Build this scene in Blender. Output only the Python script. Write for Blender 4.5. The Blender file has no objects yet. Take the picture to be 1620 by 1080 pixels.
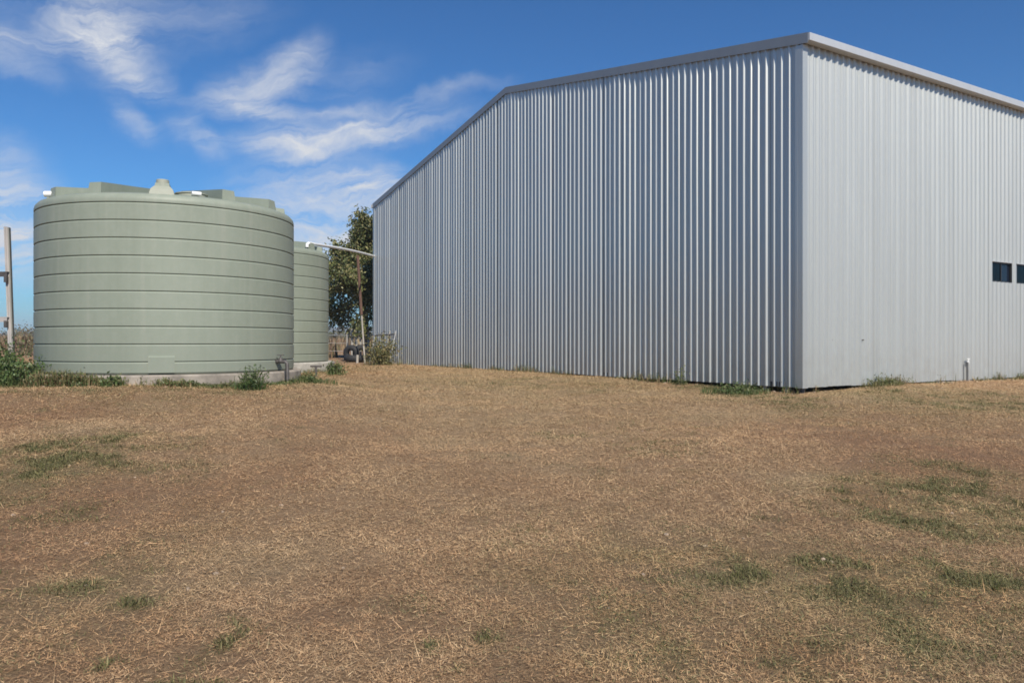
import bpy, bmesh, math, random
import numpy as np
from mathutils import Vector

random.seed(7)
RNG = np.random.default_rng(11)
SC = bpy.context.scene
COL = SC.collection
F = 1232.0                      # focal length in pixels of a 1620 px wide picture
EYE = 1.06                      # eye height above the ground at the shed corner

# ------------------------------------------------------------------ camera
cam_d = bpy.data.cameras.new('camera')
cam = bpy.data.objects.new('camera', cam_d)
COL.objects.link(cam)
cam.location = (0, 0, EYE)
cam.rotation_euler = (math.radians(90), 0, 0)
cam_d.sensor_width = 36
cam_d.lens = 36 * F / 1620
cam_d.clip_start = 0.05
cam_d.clip_end = 30000
SC.camera = cam

# ------------------------------------------------------------------ sun, sky, exposure
SUN_EL = math.radians(44)
SUN_AZ = math.radians(157.0)     # from +Y towards +X
SDIR = Vector((math.sin(SUN_AZ) * math.cos(SUN_EL), math.cos(SUN_AZ) * math.cos(SUN_EL), math.sin(SUN_EL)))
sun_d = bpy.data.lights.new('sun', 'SUN')
sun_d.energy = 4.85
sun_d.angle = math.radians(0.5)
sun_d.color = (1.0, 0.93, 0.815)
sun = bpy.data.objects.new('sun', sun_d)
sun.rotation_euler = SDIR.to_track_quat('Z', 'Y').to_euler()
sun.location = (10, -20, 30)
COL.objects.link(sun)

SC.view_settings.view_transform = 'Standard'
SC.view_settings.look = 'None'
SC.view_settings.exposure = 0.25
SC.view_settings.gamma = 1.0
SC.view_settings.use_curve_mapping = False
SC.render.engine = 'CYCLES'
SC.cycles.max_bounces = 6
SC.cycles.transparent_max_bounces = 6
SC.cycles.volume_bounces = 0
SC.cycles.filter_width = 1.7

SKY_STRENGTH = 0.10
SKY_GAMMA = 1.15
SKY_TINT = (0.325, 0.695, 0.96)
CLOUD = (0.60, 0.62, 0.66)

def build_world():
    w = bpy.data.worlds.new('World')
    SC.world = w
    w.use_nodes = True
    nt = w.node_tree
    nt.nodes.clear()
    N = nt.nodes.new
    L = nt.links.new
    out = N('ShaderNodeOutputWorld')
    bg = N('ShaderNodeBackground')
    bg.inputs['Strength'].default_value = SKY_STRENGTH
    L(bg.outputs[0], out.inputs[0])
    sky = N('ShaderNodeTexSky')
    sky.sky_type = 'NISHITA'
    sky.sun_disc = False
    sky.sun_elevation = SUN_EL
    sky.sun_rotation = SUN_AZ
    sky.altitude = 50
    sky.air_density = 1.0
    sky.dust_density = 0.25
    sky.ozone_density = 4.0
    # the deep, contrasty blue of the camera's sky
    sc1 = N('ShaderNodeVectorMath'); sc1.operation = 'SCALE'; sc1.inputs['Scale'].default_value = 0.105
    L(sky.outputs[0], sc1.inputs[0])
    hs = N('ShaderNodeGamma'); hs.inputs['Gamma'].default_value = SKY_GAMMA
    L(sc1.outputs[0], hs.inputs['Color'])
    sc2 = N('ShaderNodeVectorMath'); sc2.operation = 'MULTIPLY'; sc2.inputs[1].default_value = tuple(c / SKY_STRENGTH for c in SKY_TINT)
    L(hs.outputs[0], sc2.inputs[0])
    hs = sc2

    tc = N('ShaderNodeTexCoord')
    sep = N('ShaderNodeSeparateXYZ')
    L(tc.outputs['Generated'], sep.inputs[0])
    az = N('ShaderNodeMath'); az.operation = 'ARCTAN2'
    L(sep.outputs[0], az.inputs[0]); L(sep.outputs[1], az.inputs[1])
    el = N('ShaderNodeMath'); el.operation = 'ARCSINE'
    L(sep.outputs[2], el.inputs[0])
    co = N('ShaderNodeCombineXYZ')
    L(az.outputs[0], co.inputs[0]); L(el.outputs[0], co.inputs[1])
    # wind-torn edges: two scales of warp
    def noise(scale, detail, rough, vec, dist=0.0):
        n = N('ShaderNodeTexNoise')
        n.inputs['Scale'].default_value = scale
        n.inputs['Detail'].default_value = detail
        n.inputs['Roughness'].default_value = rough
        n.inputs['Distortion'].default_value = dist
        L(vec, n.inputs['Vector'])
        return n
    def vmath(op, a, b=None, s=None):
        m = N('ShaderNodeVectorMath'); m.operation = op
        L(a, m.inputs[0])
        if b is not None:
            if hasattr(b, 'links'): L(b, m.inputs[1])
            else: m.inputs[1].default_value = b
        if s is not None: m.inputs['Scale'].default_value = s
        return m
    def math_(op, a, b=None, clamp=False):
        m = N('ShaderNodeMath'); m.operation = op; m.use_clamp = clamp
        for i, v in enumerate((a, b)):
            if v is None: continue
            if hasattr(v, 'links'): L(v, m.inputs[i])
            else: m.inputs[i].default_value = v
        return m
    n1 = noise(7.0, 4, 0.55, co.outputs[0])
    c1 = vmath('SUBTRACT', n1.outputs['Color'], (0.5, 0.5, 0.5))
    w1 = vmath('SCALE', c1.outputs[0], s=0.07)
    n2 = noise(26.0, 4, 0.6, co.outputs[0])
    c2 = vmath('SUBTRACT', n2.outputs['Color'], (0.5, 0.5, 0.5))
    w2 = vmath('SCALE', c2.outputs[0], s=0.026)
    p1 = vmath('ADD', co.outputs[0], w1.outputs[0])
    p2 = vmath('ADD', p1.outputs[0], w2.outputs[0])
    blobs = [
        (160, 55, 120, 75, -33, .8), (120, 30, 170, 60, 15, .45), (185, 78, 75, 50, -45, .55), (300, 20, 170, 60, 15, .28),
        (10, 88, 90, 36, -12, .6), (70, 60, 140, 34, 12, .35),
        (212, 186, 66, 26, -38, .5), (245, 122, 70, 36, -30, .4),
        (395, 138, 110, 46, 26, .8), (465, 104, 90, 42, 38, .5), (560, 120, 120, 40, 20, .2),
        (425, 174, 75, 17, -16, .75), (540, 174, 160, 16, 7, .7), (680, 150, 150, 16, 6, .45),
        (320, 226, 70, 34, -30, .52), (348, 236, 40, 20, 20, .3),
        (520, 222, 165, 46, 8, .9), (455, 242, 85, 26, -4, .75), (630, 198, 140, 28, 11, .65),
        (520, 320, 190, 70, 0, .95), (600, 308, 130, 50, 0, .7), (510, 395, 220, 85, 0, 1.1),
        (8, 325, 115, 95, -35, 1.3), (30, 400, 130, 75, 0, 1.2),
        (-160, 250, 200, 60, 10, .6), (-330, 60, 160, 60, 25, .7),
        (2050, 180, 200, 60, 8, .5),
    ]
    acc = None
    for (px, py, a, b, ang, inten) in blobs:
        aa = math.atan((px - 810) / F)
        ee = math.atan((540 - py) / math.hypot(F, px - 810))
        k = 1.0 / F * math.cos(aa) ** 1.0
        mp = N('ShaderNodeMapping'); mp.vector_type = 'TEXTURE'
        mp.inputs['Location'].default_value = (aa, ee, 0)
        mp.inputs['Rotation'].default_value = (0, 0, math.radians(ang))
        mp.inputs['Scale'].default_value = (a * k * 1.1, b * k * 1.1, 1.0)
        L(p2.outputs[0], mp.inputs['Vector'])
        # flatten z so that the warp only acts in the sky's own plane
        fl = vmath('MULTIPLY', mp.outputs[0], (1, 1, 0))
        ln = vmath('LENGTH', fl.outputs[0])
        mr = N('ShaderNodeMapRange'); mr.interpolation_type = 'SMOOTHSTEP'
        mr.inputs['From Min'].default_value = 1.05
        mr.inputs['From Max'].default_value = 0.0
        mr.inputs['To Min'].default_value = 0.0
        mr.inputs['To Max'].default_value = inten
        L(ln.outputs['Value'], mr.inputs['Value'])
        acc = mr.outputs[0] if acc is None else math_('ADD', acc, mr.outputs[0]).outputs[0]
    # the rest of the sky: the same kind of wisps, scattered
    gen = noise(3.2, 5, 0.6, p2.outputs[0])
    gmr = N('ShaderNodeMapRange'); gmr.interpolation_type = 'SMOOTHSTEP'
    gmr.inputs['From Min'].default_value = 0.55; gmr.inputs['From Max'].default_value = 0.8
    gmr.inputs['To Max'].default_value = 0.7
    L(gen.outputs['Fac'], gmr.inputs['Value'])
    off = math_('ABSOLUTE', az.outputs[0])
    omr = N('ShaderNodeMapRange'); omr.interpolation_type = 'SMOOTHSTEP'
    omr.inputs['From Min'].default_value = 0.75; omr.inputs['From Max'].default_value = 1.1
    L(off.outputs[0], omr.inputs['Value'])
    gm = math_('MULTIPLY', gmr.outputs[0], omr.outputs[0])
    acc = math_('ADD', acc, gm.outputs[0]).outputs[0]
    # fibres
    mp = N('ShaderNodeMapping'); mp.vector_type = 'TEXTURE'
    mp.inputs['Rotation'].default_value = (0, 0, math.radians(14))
    mp.inputs['Scale'].default_value = (0.13, 0.030, 1)
    L(p2.outputs[0], mp.inputs['Vector'])
    fib = noise(1.0, 9, 0.66, mp.outputs[0], 0.9)
    fmr = N('ShaderNodeMapRange')
    fmr.inputs['From Min'].default_value = 0.35; fmr.inputs['From Max'].default_value = 0.72
    fmr.inputs['To Min'].default_value = 0.16; fmr.inputs['To Max'].default_value = 1.12
    L(fib.outputs['Fac'], fmr.inputs['Value'])
    dens = math_('MULTIPLY', acc, fmr.outputs[0])
    dens = math_('MULTIPLY', dens.outputs[0], 0.92, True)
    mix = N('ShaderNodeMix'); mix.data_type = 'RGBA'
    L(dens.outputs[0], mix.inputs[0])
    L(hs.outputs[0], mix.inputs[6])
    mix.inputs[7].default_value = tuple(c / SKY_STRENGTH for c in CLOUD) + (1,)
    L(mix.outputs[2], bg.inputs['Color'])
build_world()

# ------------------------------------------------------------------ helpers
def tag(o, label=None, cat=None, group=None, kind=None):
    if label: o['label'] = label
    if cat: o['category'] = cat
    if group: o['group'] = group
    if kind: o['kind'] = kind
    return o

def empty(name, loc, rz=0.0):
    o = bpy.data.objects.new(name, None)
    o.location = loc
    o.rotation_euler = (0, 0, rz)
    o.empty_display_size = 0.2
    COL.objects.link(o)
    return o

def link(name, me, mat=None, parent=None, smooth=None, world=True):
    o = bpy.data.objects.new(name, me)
    COL.objects.link(o)
    if mat is not None: me.materials.append(mat)
    if parent is not None:
        o.parent = parent
        if world:                       # vertices are given in world space
            root = parent
            inv = root_matrix(parent).inverted()
            me.transform(inv)
    if smooth is not None:
        me.shade_smooth()
        me.set_sharp_from_angle(angle=math.radians(smooth))
    return o

def root_matrix(o):
    from mathutils import Matrix
    m = Matrix.Translation(o.location) @ o.rotation_euler.to_matrix().to_4x4()
    return root_matrix(o.parent) @ m if o.parent else m

class MB:
    def __init__(s): s.v = []; s.f = []
    def add(s, vs, fs):
        n = len(s.v)
        s.v += [tuple(v) for v in vs]
        s.f += [tuple(i + n for i in f) for f in fs]
    def box(s, c, sx, sy, sz, ax=None, ay=None, az=None):
        ax = Vector(ax or (1, 0, 0)); ay = Vector(ay or (0, 1, 0)); az = Vector(az or (0, 0, 1))
        c = Vector(c)
        vs = [c + ax * (i * sx / 2) + ay * (j * sy / 2) + az * (k * sz / 2)
              for k in (-1, 1) for j in (-1, 1) for i in (-1, 1)]
        fs = [(0, 2, 3, 1), (4, 5, 7, 6), (0, 1, 5, 4), (2, 6, 7, 3), (0, 4, 6, 2), (1, 3, 7, 5)]
        if ax.cross(ay).dot(az) < 0: fs = [f[::-1] for f in fs]
        s.add(vs, fs)
    def tube(s, pts, r, n=8, cap=True):
        pts = [Vector(p) for p in pts]
        rs = r if isinstance(r, (list, tuple)) else [r] * len(pts)
        rings = []
        prev = None
        for i, p in enumerate(pts):
            d = (pts[min(i + 1, len(pts) - 1)] - pts[max(i - 1, 0)]).normalized()
            if prev is None:
                a = d.orthogonal().normalized()
            else:
                a = (prev - d * prev.dot(d)).normalized()
            prev = a
            b = d.cross(a)
            rings.append([p + (a * math.cos(2 * math.pi * k / n) + b * math.sin(2 * math.pi * k / n)) * rs[i] for k in range(n)])
        vs = [v for ring in rings for v in ring]
        fs = []
        for i in range(len(pts) - 1):
            for k in range(n):
                fs.append((i * n + k, i * n + (k + 1) % n, (i + 1) * n + (k + 1) % n, (i + 1) * n + k))
        if cap:
            fs.append(tuple(range(n - 1, -1, -1)))
            m = (len(pts) - 1) * n
            fs.append(tuple(m + k for k in range(n)))
        s.add(vs, fs)
    def lathe(s, c, prof, n=96, close=True):
        vs = []
        fs = []
        for (r, z) in prof:
            for k in range(n):
                a = 2 * math.pi * k / n
                vs.append((c[0] + r * math.cos(a), c[1] + r * math.sin(a), c[2] + z))
        for i in range(len(prof) - 1):
            for k in range(n):
                fs.append((i * n + k, i * n + (k + 1) % n, (i + 1) * n + (k + 1) % n, (i + 1) * n + k))
        s.add(vs, fs)
    def mesh(s, name):
        me = bpy.data.meshes.new(name)
        me.from_pydata(s.v, [], s.f)
        me.update()
        return me
    def build(s, name, mat, parent=None, smooth=None):
        return link(name, s.mesh(name), mat, parent, smooth)

# ------------------------------------------------------------------ materials
def principled(name):
    m = bpy.data.materials.new(name)
    m.use_nodes = True
    return m, m.node_tree, m.node_tree.nodes['Principled BSDF']

def nnoise(nt, scale, detail=3, rough=0.5, vec=None, stretch=None, rot=None, dist=0.0):
    n = nt.nodes.new('ShaderNodeTexNoise')
    n.inputs['Scale'].default_value = scale
    n.inputs['Detail'].default_value = detail
    n.inputs['Roughness'].default_value = rough
    n.inputs['Distortion'].default_value = dist
    if vec is None:
        tc = nt.nodes.new('ShaderNodeNewGeometry')
        vec = tc.outputs['Position']
    if stretch or rot:
        mp = nt.nodes.new('ShaderNodeMapping')
        if stretch: mp.inputs['Scale'].default_value = stretch
        if rot: mp.inputs['Rotation'].default_value = rot
        nt.links.new(vec, mp.inputs['Vector'])
        vec = mp.outputs[0]
    nt.links.new(vec, n.inputs['Vector'])
    return n

def ramp(nt, fac, stops):
    r = nt.nodes.new('ShaderNodeValToRGB')
    e = r.color_ramp.elements
    while len(e) < len(stops): e.new(0.5)
    for i, (p, c) in enumerate(stops):
        e[i].position = p
        e[i].color = tuple(c) + (1,) if len(c) == 3 else c
    nt.links.new(fac, r.inputs[0])
    return r

def mixc(nt, fac, a, b, blend='MIX'):
    m = nt.nodes.new('ShaderNodeMix'); m.data_type = 'RGBA'; m.blend_type = blend
    for i, v in ((0, fac), (6, a), (7, b)):
        if hasattr(v, 'links'): nt.links.new(v, m.inputs[i])
        elif i == 0: m.inputs[0].default_value = v
        else: m.inputs[i].default_value = tuple(v) + (1,)
    return m.outputs[2]

def maprange(nt, v, a, b, c, d):
    m = nt.nodes.new('ShaderNodeMapRange')
    m.inputs['From Min'].default_value = a; m.inputs['From Max'].default_value = b
    m.inputs['To Min'].default_value = c; m.inputs['To Max'].default_value = d
    nt.links.new(v, m.inputs['Value'])
    return m.outputs[0]

def bump(nt, b, h, strength, dist):
    n = nt.nodes.new('ShaderNodeBump')
    n.inputs['Strength'].default_value = strength
    n.inputs['Distance'].default_value = dist
    nt.links.new(h, n.inputs['Height'])
    nt.links.new(n.outputs[0], b.inputs['Normal'])

def simple(name, col, rough=0.6, metal=0.0, var=0.12, scale=6.0, stretch=None, bumpd=0.0):
    m, nt, b = principled(name)
    n = nnoise(nt, scale, 5, 0.6, stretch=stretch)
    lo = tuple(c * (1 - var) for c in col); hi = tuple(min(1, c * (1 + var)) for c in col)
    r = ramp(nt, n.outputs['Fac'], [(0.3, lo), (0.7, hi)])
    nt.links.new(r.outputs[0], b.inputs['Base Color'])
    b.inputs['Roughness'].default_value = rough
    b.inputs['Metallic'].default_value = metal
    if bumpd: bump(nt, b, n.outputs['Fac'], 0.6, bumpd)
    return m

def zinc_material(name, base, metal, rough, dirt=0.14):
    m, nt, b = principled(name)
    g = nt.nodes.new('ShaderNodeNewGeometry')
    st = nnoise(nt, 1.0, 6, 0.62, stretch=(5.0, 5.0, 0.35))
    sp = nnoise(nt, 55.0, 3, 0.6)
    oi = nt.nodes.new('ShaderNodeObjectInfo')
    lo = tuple(c * 0.95 for c in base); hi = tuple(min(1, c * 1.03) for c in base)
    c = ramp(nt, st.outputs['Fac'], [(0.3, lo), (0.7, hi)]).outputs[0]
    c = mixc(nt, maprange(nt, oi.outputs['Random'], 0, 1, 0.0, 0.13), c, tuple(x * 0.72 for x in base))
    # splash dirt along the foot of the sheets
    sx = nt.nodes.new('ShaderNodeSeparateXYZ'); nt.links.new(g.outputs['Position'], sx.inputs[0])
    foot = maprange(nt, sx.outputs[2], 0.15, 1.1, 1.0, 0.0)
    dn = nnoise(nt, 3.5, 5, 0.65)
    mm = nt.nodes.new('ShaderNodeMath'); mm.operation = 'MULTIPLY'; mm.use_clamp = True
    nt.links.new(foot, mm.inputs[0]); nt.links.new(maprange(nt, dn.outputs['Fac'], 0.35, 0.75, 0.0, dirt * 2), mm.inputs[1])
    c = mixc(nt, mm.outputs[0], c, (0.30, 0.23, 0.16))
    nt.links.new(c, b.inputs['Base Color'])
    b.inputs['Metallic'].default_value = metal
    nt.links.new(maprange(nt, sp.outputs['Fac'], 0.3, 0.7, rough - 0.05, rough + 0.07), b.inputs['Roughness'])
    bump(nt, b, st.outputs['Fac'], 0.08, 0.02)
    return m

M_ZINC = zinc_material('zincalume_sheet', (0.560, 0.574, 0.546), 0.70, 0.50)
M_TRIM = zinc_material('zinc_trim', (0.56, 0.57, 0.57), 0.45, 0.5, 0.0)
M_BARGE = zinc_material('zinc_barge', (0.30, 0.32, 0.33), 0.45, 0.5, 0.0)
M_ROOF = zinc_material('zinc_roof', (0.62, 0.64, 0.65), 0.6, 0.45, 0.0)
M_PVC = simple('white_pvc', (0.78, 0.78, 0.76), 0.35, 0, 0.04)
M_GALV = simple('galvanised_steel', (0.44, 0.44, 0.43), 0.5, 0.35, 0.2, 9)
M_GALVP = simple('weathered_steel', (0.38, 0.35, 0.33), 0.65, 0.1, 0.22, 9, (1, 1, 0.2))
M_SHADED_SIDE = simple('shaded_side_steel', (0.22, 0.215, 0.19), 0.7, 0, 0.2, 9, (1, 1, 0.2))  # darker than the post steel, to paint its shaded side
M_STAND = simple('dark_galvanised_post', (0.17, 0.17, 0.168), 0.6, 0.2, 0.2, 9)
M_PAD = simple('pale_concrete', (0.36, 0.34, 0.30), 0.9, 0, 0.3, 5, bumpd=0.01)
M_PADD = simple('stained_concrete', (0.27, 0.235, 0.195), 0.9, 0, 0.4, 4, bumpd=0.012)
M_DARKSTEEL = simple('dark_steel', (0.10, 0.09, 0.085), 0.6, 0.3, 0.3, 12)
M_RUST = simple('rusty_steel', (0.12, 0.066, 0.046), 0.85, 0.0, 0.4, 14, bumpd=0.004)
M_PALEPOST = simple('pale_post', (0.40, 0.37, 0.32), 0.8, 0, 0.2, 12, (1, 1, 0.2))
M_CONC = simple('weathered_concrete', (0.42, 0.385, 0.34), 0.9, 0, 0.28, 5, bumpd=0.01)
M_CONCD = simple('dark_concrete', (0.33, 0.30, 0.265), 0.9, 0, 0.35, 5, bumpd=0.01)  # darker tone of the concrete, used for the floor slab
M_TYRE = simple('black_rubber', (0.022, 0.022, 0.023), 0.75, 0, 0.3, 10)
M_ALU = simple('dark_window_frame', (0.035, 0.036, 0.037), 0.4, 0.4, 0.15)
M_BARK = simple('grey_bark', (0.20, 0.16, 0.125), 0.9, 0, 0.35, 8, (1, 1, 0.25), 0.02)
M_LINING = simple('shed_lining', (0.10, 0.10, 0.10), 0.8, 0, 0.2)

def tank_material():
    m, nt, b = principled('green_polyethylene')
    st = nnoise(nt, 1.3, 6, 0.6, stretch=(1, 1, 0.35))
    fine = nnoise(nt, 9, 5, 0.65)
    c = ramp(nt, st.outputs['Fac'], [(0.3, (0.216, 0.246, 0.195)), (0.7, (0.250, 0.281, 0.226))]).outputs[0]
    c = mixc(nt, maprange(nt, fine.outputs['Fac'], 0.45, 0.8, 0, 0.25), c, (0.33, 0.35, 0.30))
    run = nnoise(nt, 1.0, 5, 0.7, stretch=(7.0, 7.0, 0.22))
    c = mixc(nt, maprange(nt, run.outputs['Fac'], 0.52, 0.72, 0.0, 0.30), c, (0.345, 0.345, 0.29))
    c = mixc(nt, maprange(nt, run.outputs['Fac'], 0.46, 0.30, 0.0, 0.20), c, (0.185, 0.20, 0.155))
    g = nt.nodes.new('ShaderNodeNewGeometry')
    sx = nt.nodes.new('ShaderNodeSeparateXYZ'); nt.links.new(g.outputs['Position'], sx.inputs[0])
    foot = maprange(nt, sx.outputs[2], 0.5, 1.5, 0.5, 0.0)
    mm = nt.nodes.new('ShaderNodeMath'); mm.operation = 'MULTIPLY'; mm.use_clamp = True
    nt.links.new(foot, mm.inputs[0]); nt.links.new(fine.outputs['Fac'], mm.inputs[1])
    c = mixc(nt, mm.outputs[0], c, (0.20, 0.205, 0.165))
    nt.links.new(c, b.inputs['Base Color'])
    b.inputs['Roughness'].default_value = 0.5
    b.inputs['Specular IOR Level'].default_value = 0.35
    bump(nt, b, fine.outputs['Fac'], 0.15, 0.004)
    return m
M_TANK = tank_material()
M_LID = simple('sun_bleached_green_plastic', (0.30, 0.315, 0.255), 0.6, 0, 0.06)

def attr_material(name, rough=0.8, transl=0.0, spec=0.25):
    m, nt, b = principled(name)
    a = nt.nodes.new('ShaderNodeAttribute'); a.attribute_name = 'tint'
    nt.links.new(a.outputs['Color'], b.inputs['Base Color'])
    b.inputs['Roughness'].default_value = rough
    b.inputs['Specular IOR Level'].default_value = spec
    if transl:
        t = nt.nodes.new('ShaderNodeBsdfTranslucent')
        nt.links.new(a.outputs['Color'], t.inputs['Color'])
        mx = nt.nodes.new('ShaderNodeMixShader'); mx.inputs[0].default_value = transl
        nt.links.new(b.outputs[0], mx.inputs[1]); nt.links.new(t.outputs[0], mx.inputs[2])
        nt.links.new(mx.outputs[0], nt.nodes['Material Output'].inputs['Surface'])
    return m
M_STRAW = attr_material('dry_straw', 0.75, 0.0, 0.3)
M_GRASS = attr_material('grass_blades', 0.6, 0.25, 0.3)
M_LEAF = attr_material('leaf', 0.5, 0.22, 0.4)

# ------------------------------------------------------------------ terrain
CORNER = Vector((5.59, 15.0, 0))
A1 = math.radians(32.0)
D1 = Vector((-math.sin(A1), math.cos(A1), 0))      # along the gable wall, away from the corner
D2 = Vector((math.cos(A1), math.sin(A1), 0))       # along the side wall, away from the corner
N1 = -D2                                           # outward normal of the gable wall
N2 = -D1                                           # outward normal of the side wall
GABLE = 21.7
LENGTH = 26.0
T1 = Vector((-6.36, 14.55, 0.53))                  # foot of the near tank
T2 = Vector((-7.17, 20.86, 0.53))

_cp = [(0, 0, -.27), (0, 4, -.22), (-4, 4, -.16), (4, 4, -.24), (8, 5, -.2), (-8, 6, -.02), (0, 9, -.08), (4, 10, -.08), (-4, 9, .10),
       (-6.36, 11.9, .36), (-6.4, 14.5, .38), (-9, 13, .36), (-4.0, 13.6, .30), (-9.5, 16, .4), (-7.2, 20.9, .28), (-4.9, 19.5, .25), (-4.4, 24, .2),
       (-2, 15, .12), (0, 14, .02), (8, 12, -.02), (11, 11, 0), (14, 15, .06), (20, 16, .1), (-14, 12, .35), (-16, 22, .5), (-12, 30, .35), (-20, 40, .6), (-7, 33, .2),
       (-8, 40, .3), (20, 45, .3), (35, 30, .3), (-6, -10, -.25), (10, -10, -.3)]
for s_, z_ in ((0, -.005), (1.2, .03), (3, .10), (6, .14), (9, .15), (12, .15), (16, .155), (21, .16)):
    p_ = CORNER + D1 * s_ + N1 * 0.3
    _cp.append((p_.x, p_.y, z_)); p_ = CORNER + D1 * s_ - N1 * 1.0; _cp.append((p_.x, p_.y, z_))
for t_, z_ in ((0.3, .03), (0.6, .13), (1.0, .155), (1.6, .15), (3, .145), (5.6, .135), (8, .135), (11, .14), (20, .15)):
    p_ = CORNER + D2 * t_ + N2 * 0.3
    _cp.append((p_.x, p_.y, z_)); p_ = CORNER + D2 * t_ - N2 * 1.0; _cp.append((p_.x, p_.y, z_))
_cp = np.array(_cp)

def gz(x, y):
    x = np.asarray(x, float); y = np.asarray(y, float)
    shp = x.shape
    xf = x.ravel(); yf = y.ravel()
    num = np.zeros_like(xf); den = np.full_like(xf, 1e-9)
    for cx, cy, cz in _cp:
        w = 1.0 / ((xf - cx) ** 2 + (yf - cy) ** 2 + 0.35) ** 1.7
        num += w * cz; den += w
    z = num / den
    d = np.hypot(xf, yf)
    far = np.clip((d - 45) / 230, 0, 1)
    z = z * (1 - far) + far * 2.6
    near = np.clip(1 - d / 60, 0, 1)
    z += near * (0.012 * np.sin(xf * 2.1 + 0.6 * yf) + 0.012 * np.sin(yf * 1.7 - 0.9 * xf + 1.3) + 0.007 * np.sin(5.1 * xf + 1.1) * np.sin(4.3 * yf))
    farw = np.clip((d - 300) / 800, 0, 1)
    z += farw * 1.2 * np.sin(xf / 310.0) * np.cos(yf / 270.0)
    return z.reshape(shp)
def gz1(x, y): return float(gz(np.array([x]), np.array([y]))[0])

def ground_at(px, py):
    """the place on the ground that a line of sight meets"""
    dx = (px - 810) / F; dz = (540 - py) / F
    lo, hi = 1.0, 400.0
    ys = np.geomspace(1.0, 400.0, 900)
    zz = EYE + dz * ys
    g = gz(dx * ys, ys)
    k = np.argmax(zz <= g)
    return float(dx * ys[k]), float(ys[k])

# grass cover: (x0, x1, y0, y1 in the photograph's view of the ground, weight)
def patches(rows):
    out = []
    for x0, x1, y0, y1, w in rows:
        cx, cy = ground_at((x0 + x1) / 2, (y0 + y1) / 2)
        _, ya = ground_at((x0 + x1) / 2, y0); _, yb = ground_at((x0 + x1) / 2, y1)
        rx = (x1 - x0) / 2 / F * cy
        out.append((cx, cy, max(rx, .03), max(abs(ya - yb) / 2, .03), w))
    return out
GREEN = patches([(-60, 185, 685, 785, 1.0), (20, 200, 795, 850, .4), (95, 225, 858, 965, .75), (195, 258, 952, 990, 1.2), (60, 130, 800, 835, .5),
    (290, 345, 1000, 1062, .9), (140, 172, 1040, 1066, 1.2), (-20, 45, 1025, 1066, .8), (250, 370, 1058, 1092, .8), (10, 45, 895, 925, .6),
    (1180, 1260, 800, 825, .6), (1270, 1500, 765, 835, .8), (1370, 1680, 735, 830, .85), (1420, 1680, 865, 965, 1.0), (1130, 1440, 850, 945, .85), (1540, 1660, 895, 955, .6),
    (900, 1700, 840, 1090, .30), (1120, 1330, 950, 1090, .6), (1000, 1180, 900, 1000, .4), (1330, 1560, 985, 1075, .4), (1290, 1480, 900, 965, .5), (620, 665, 1000, 1040, .7), (738, 772, 982, 1008, .9), (685, 745, 1066, 1090, .8),
    (1400, 1700, 622, 662, .55), (855, 930, 678, 703, .5), (1100, 1215, 602, 640, .8), (1360, 1430, 600, 628, .7), (540, 650, 572, 590, .5), (250, 310, 885, 905, .3),
    (740, 900, 800, 880, .25), (900, 1100, 870, 1000, .3), (920, 1020, 960, 1010, .35), (560, 640, 930, 975, .22), (-40, 70, 585, 640, 1.0), (230, 520, 590, 618, .5),
    (640, 1100, 600, 616, .35), (1000, 1140, 690, 720, .25), (180, 250, 700, 735, .4), (540, 620, 640, 665, .25)])
SOIL = patches([(-60, 190, 630, 690, .5), (1210, 1530, 662, 718, .95), (-60, 320, 960, 1090, .6), (1325, 1400, 772, 802, 1.4), (1470, 1680, 950, 1010, .7),
    (1180, 1400, 810, 850, .4), (400, 700, 650, 690, .35), (100, 330, 830, 900, .4), (-40, 120, 780, 830, .5), (1440, 1660, 640, 700, .4), (330, 620, 960, 1010, .3), (1180, 1330, 985, 1080, .3)])
SOIL += patches([(-140, 300, 620, 1100, .5), (-140, 200, 900, 1100, .5), (150, 420, 990, 1090, .4)])
OLIVE = patches([(820, 1760, 810, 1130, .85), (1230, 1760, 735, 850, .7), (-80, 200, 685, 790, .9), (20, 340, 790, 1060, .4), (1080, 1760, 605, 665, .6),
    (220, 540, 585, 612, .7), (600, 1120, 572, 618, .5), (840, 1120, 800, 960, .3)])
PALE = patches([(560, 960, 570, 632, 1.0), (540, 1240, 580, 640, .6), (480, 1000, 640, 800, .35), (1130, 1320, 735, 775, .9), (350, 760, 800, 930, .35), (1240, 1660, 606, 650, .7), (900, 1240, 612, 660, .6), (560, 820, 1010, 1070, .3),
    (130, 250, 625, 700, .6), (330, 480, 860, 960, .3)])

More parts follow.
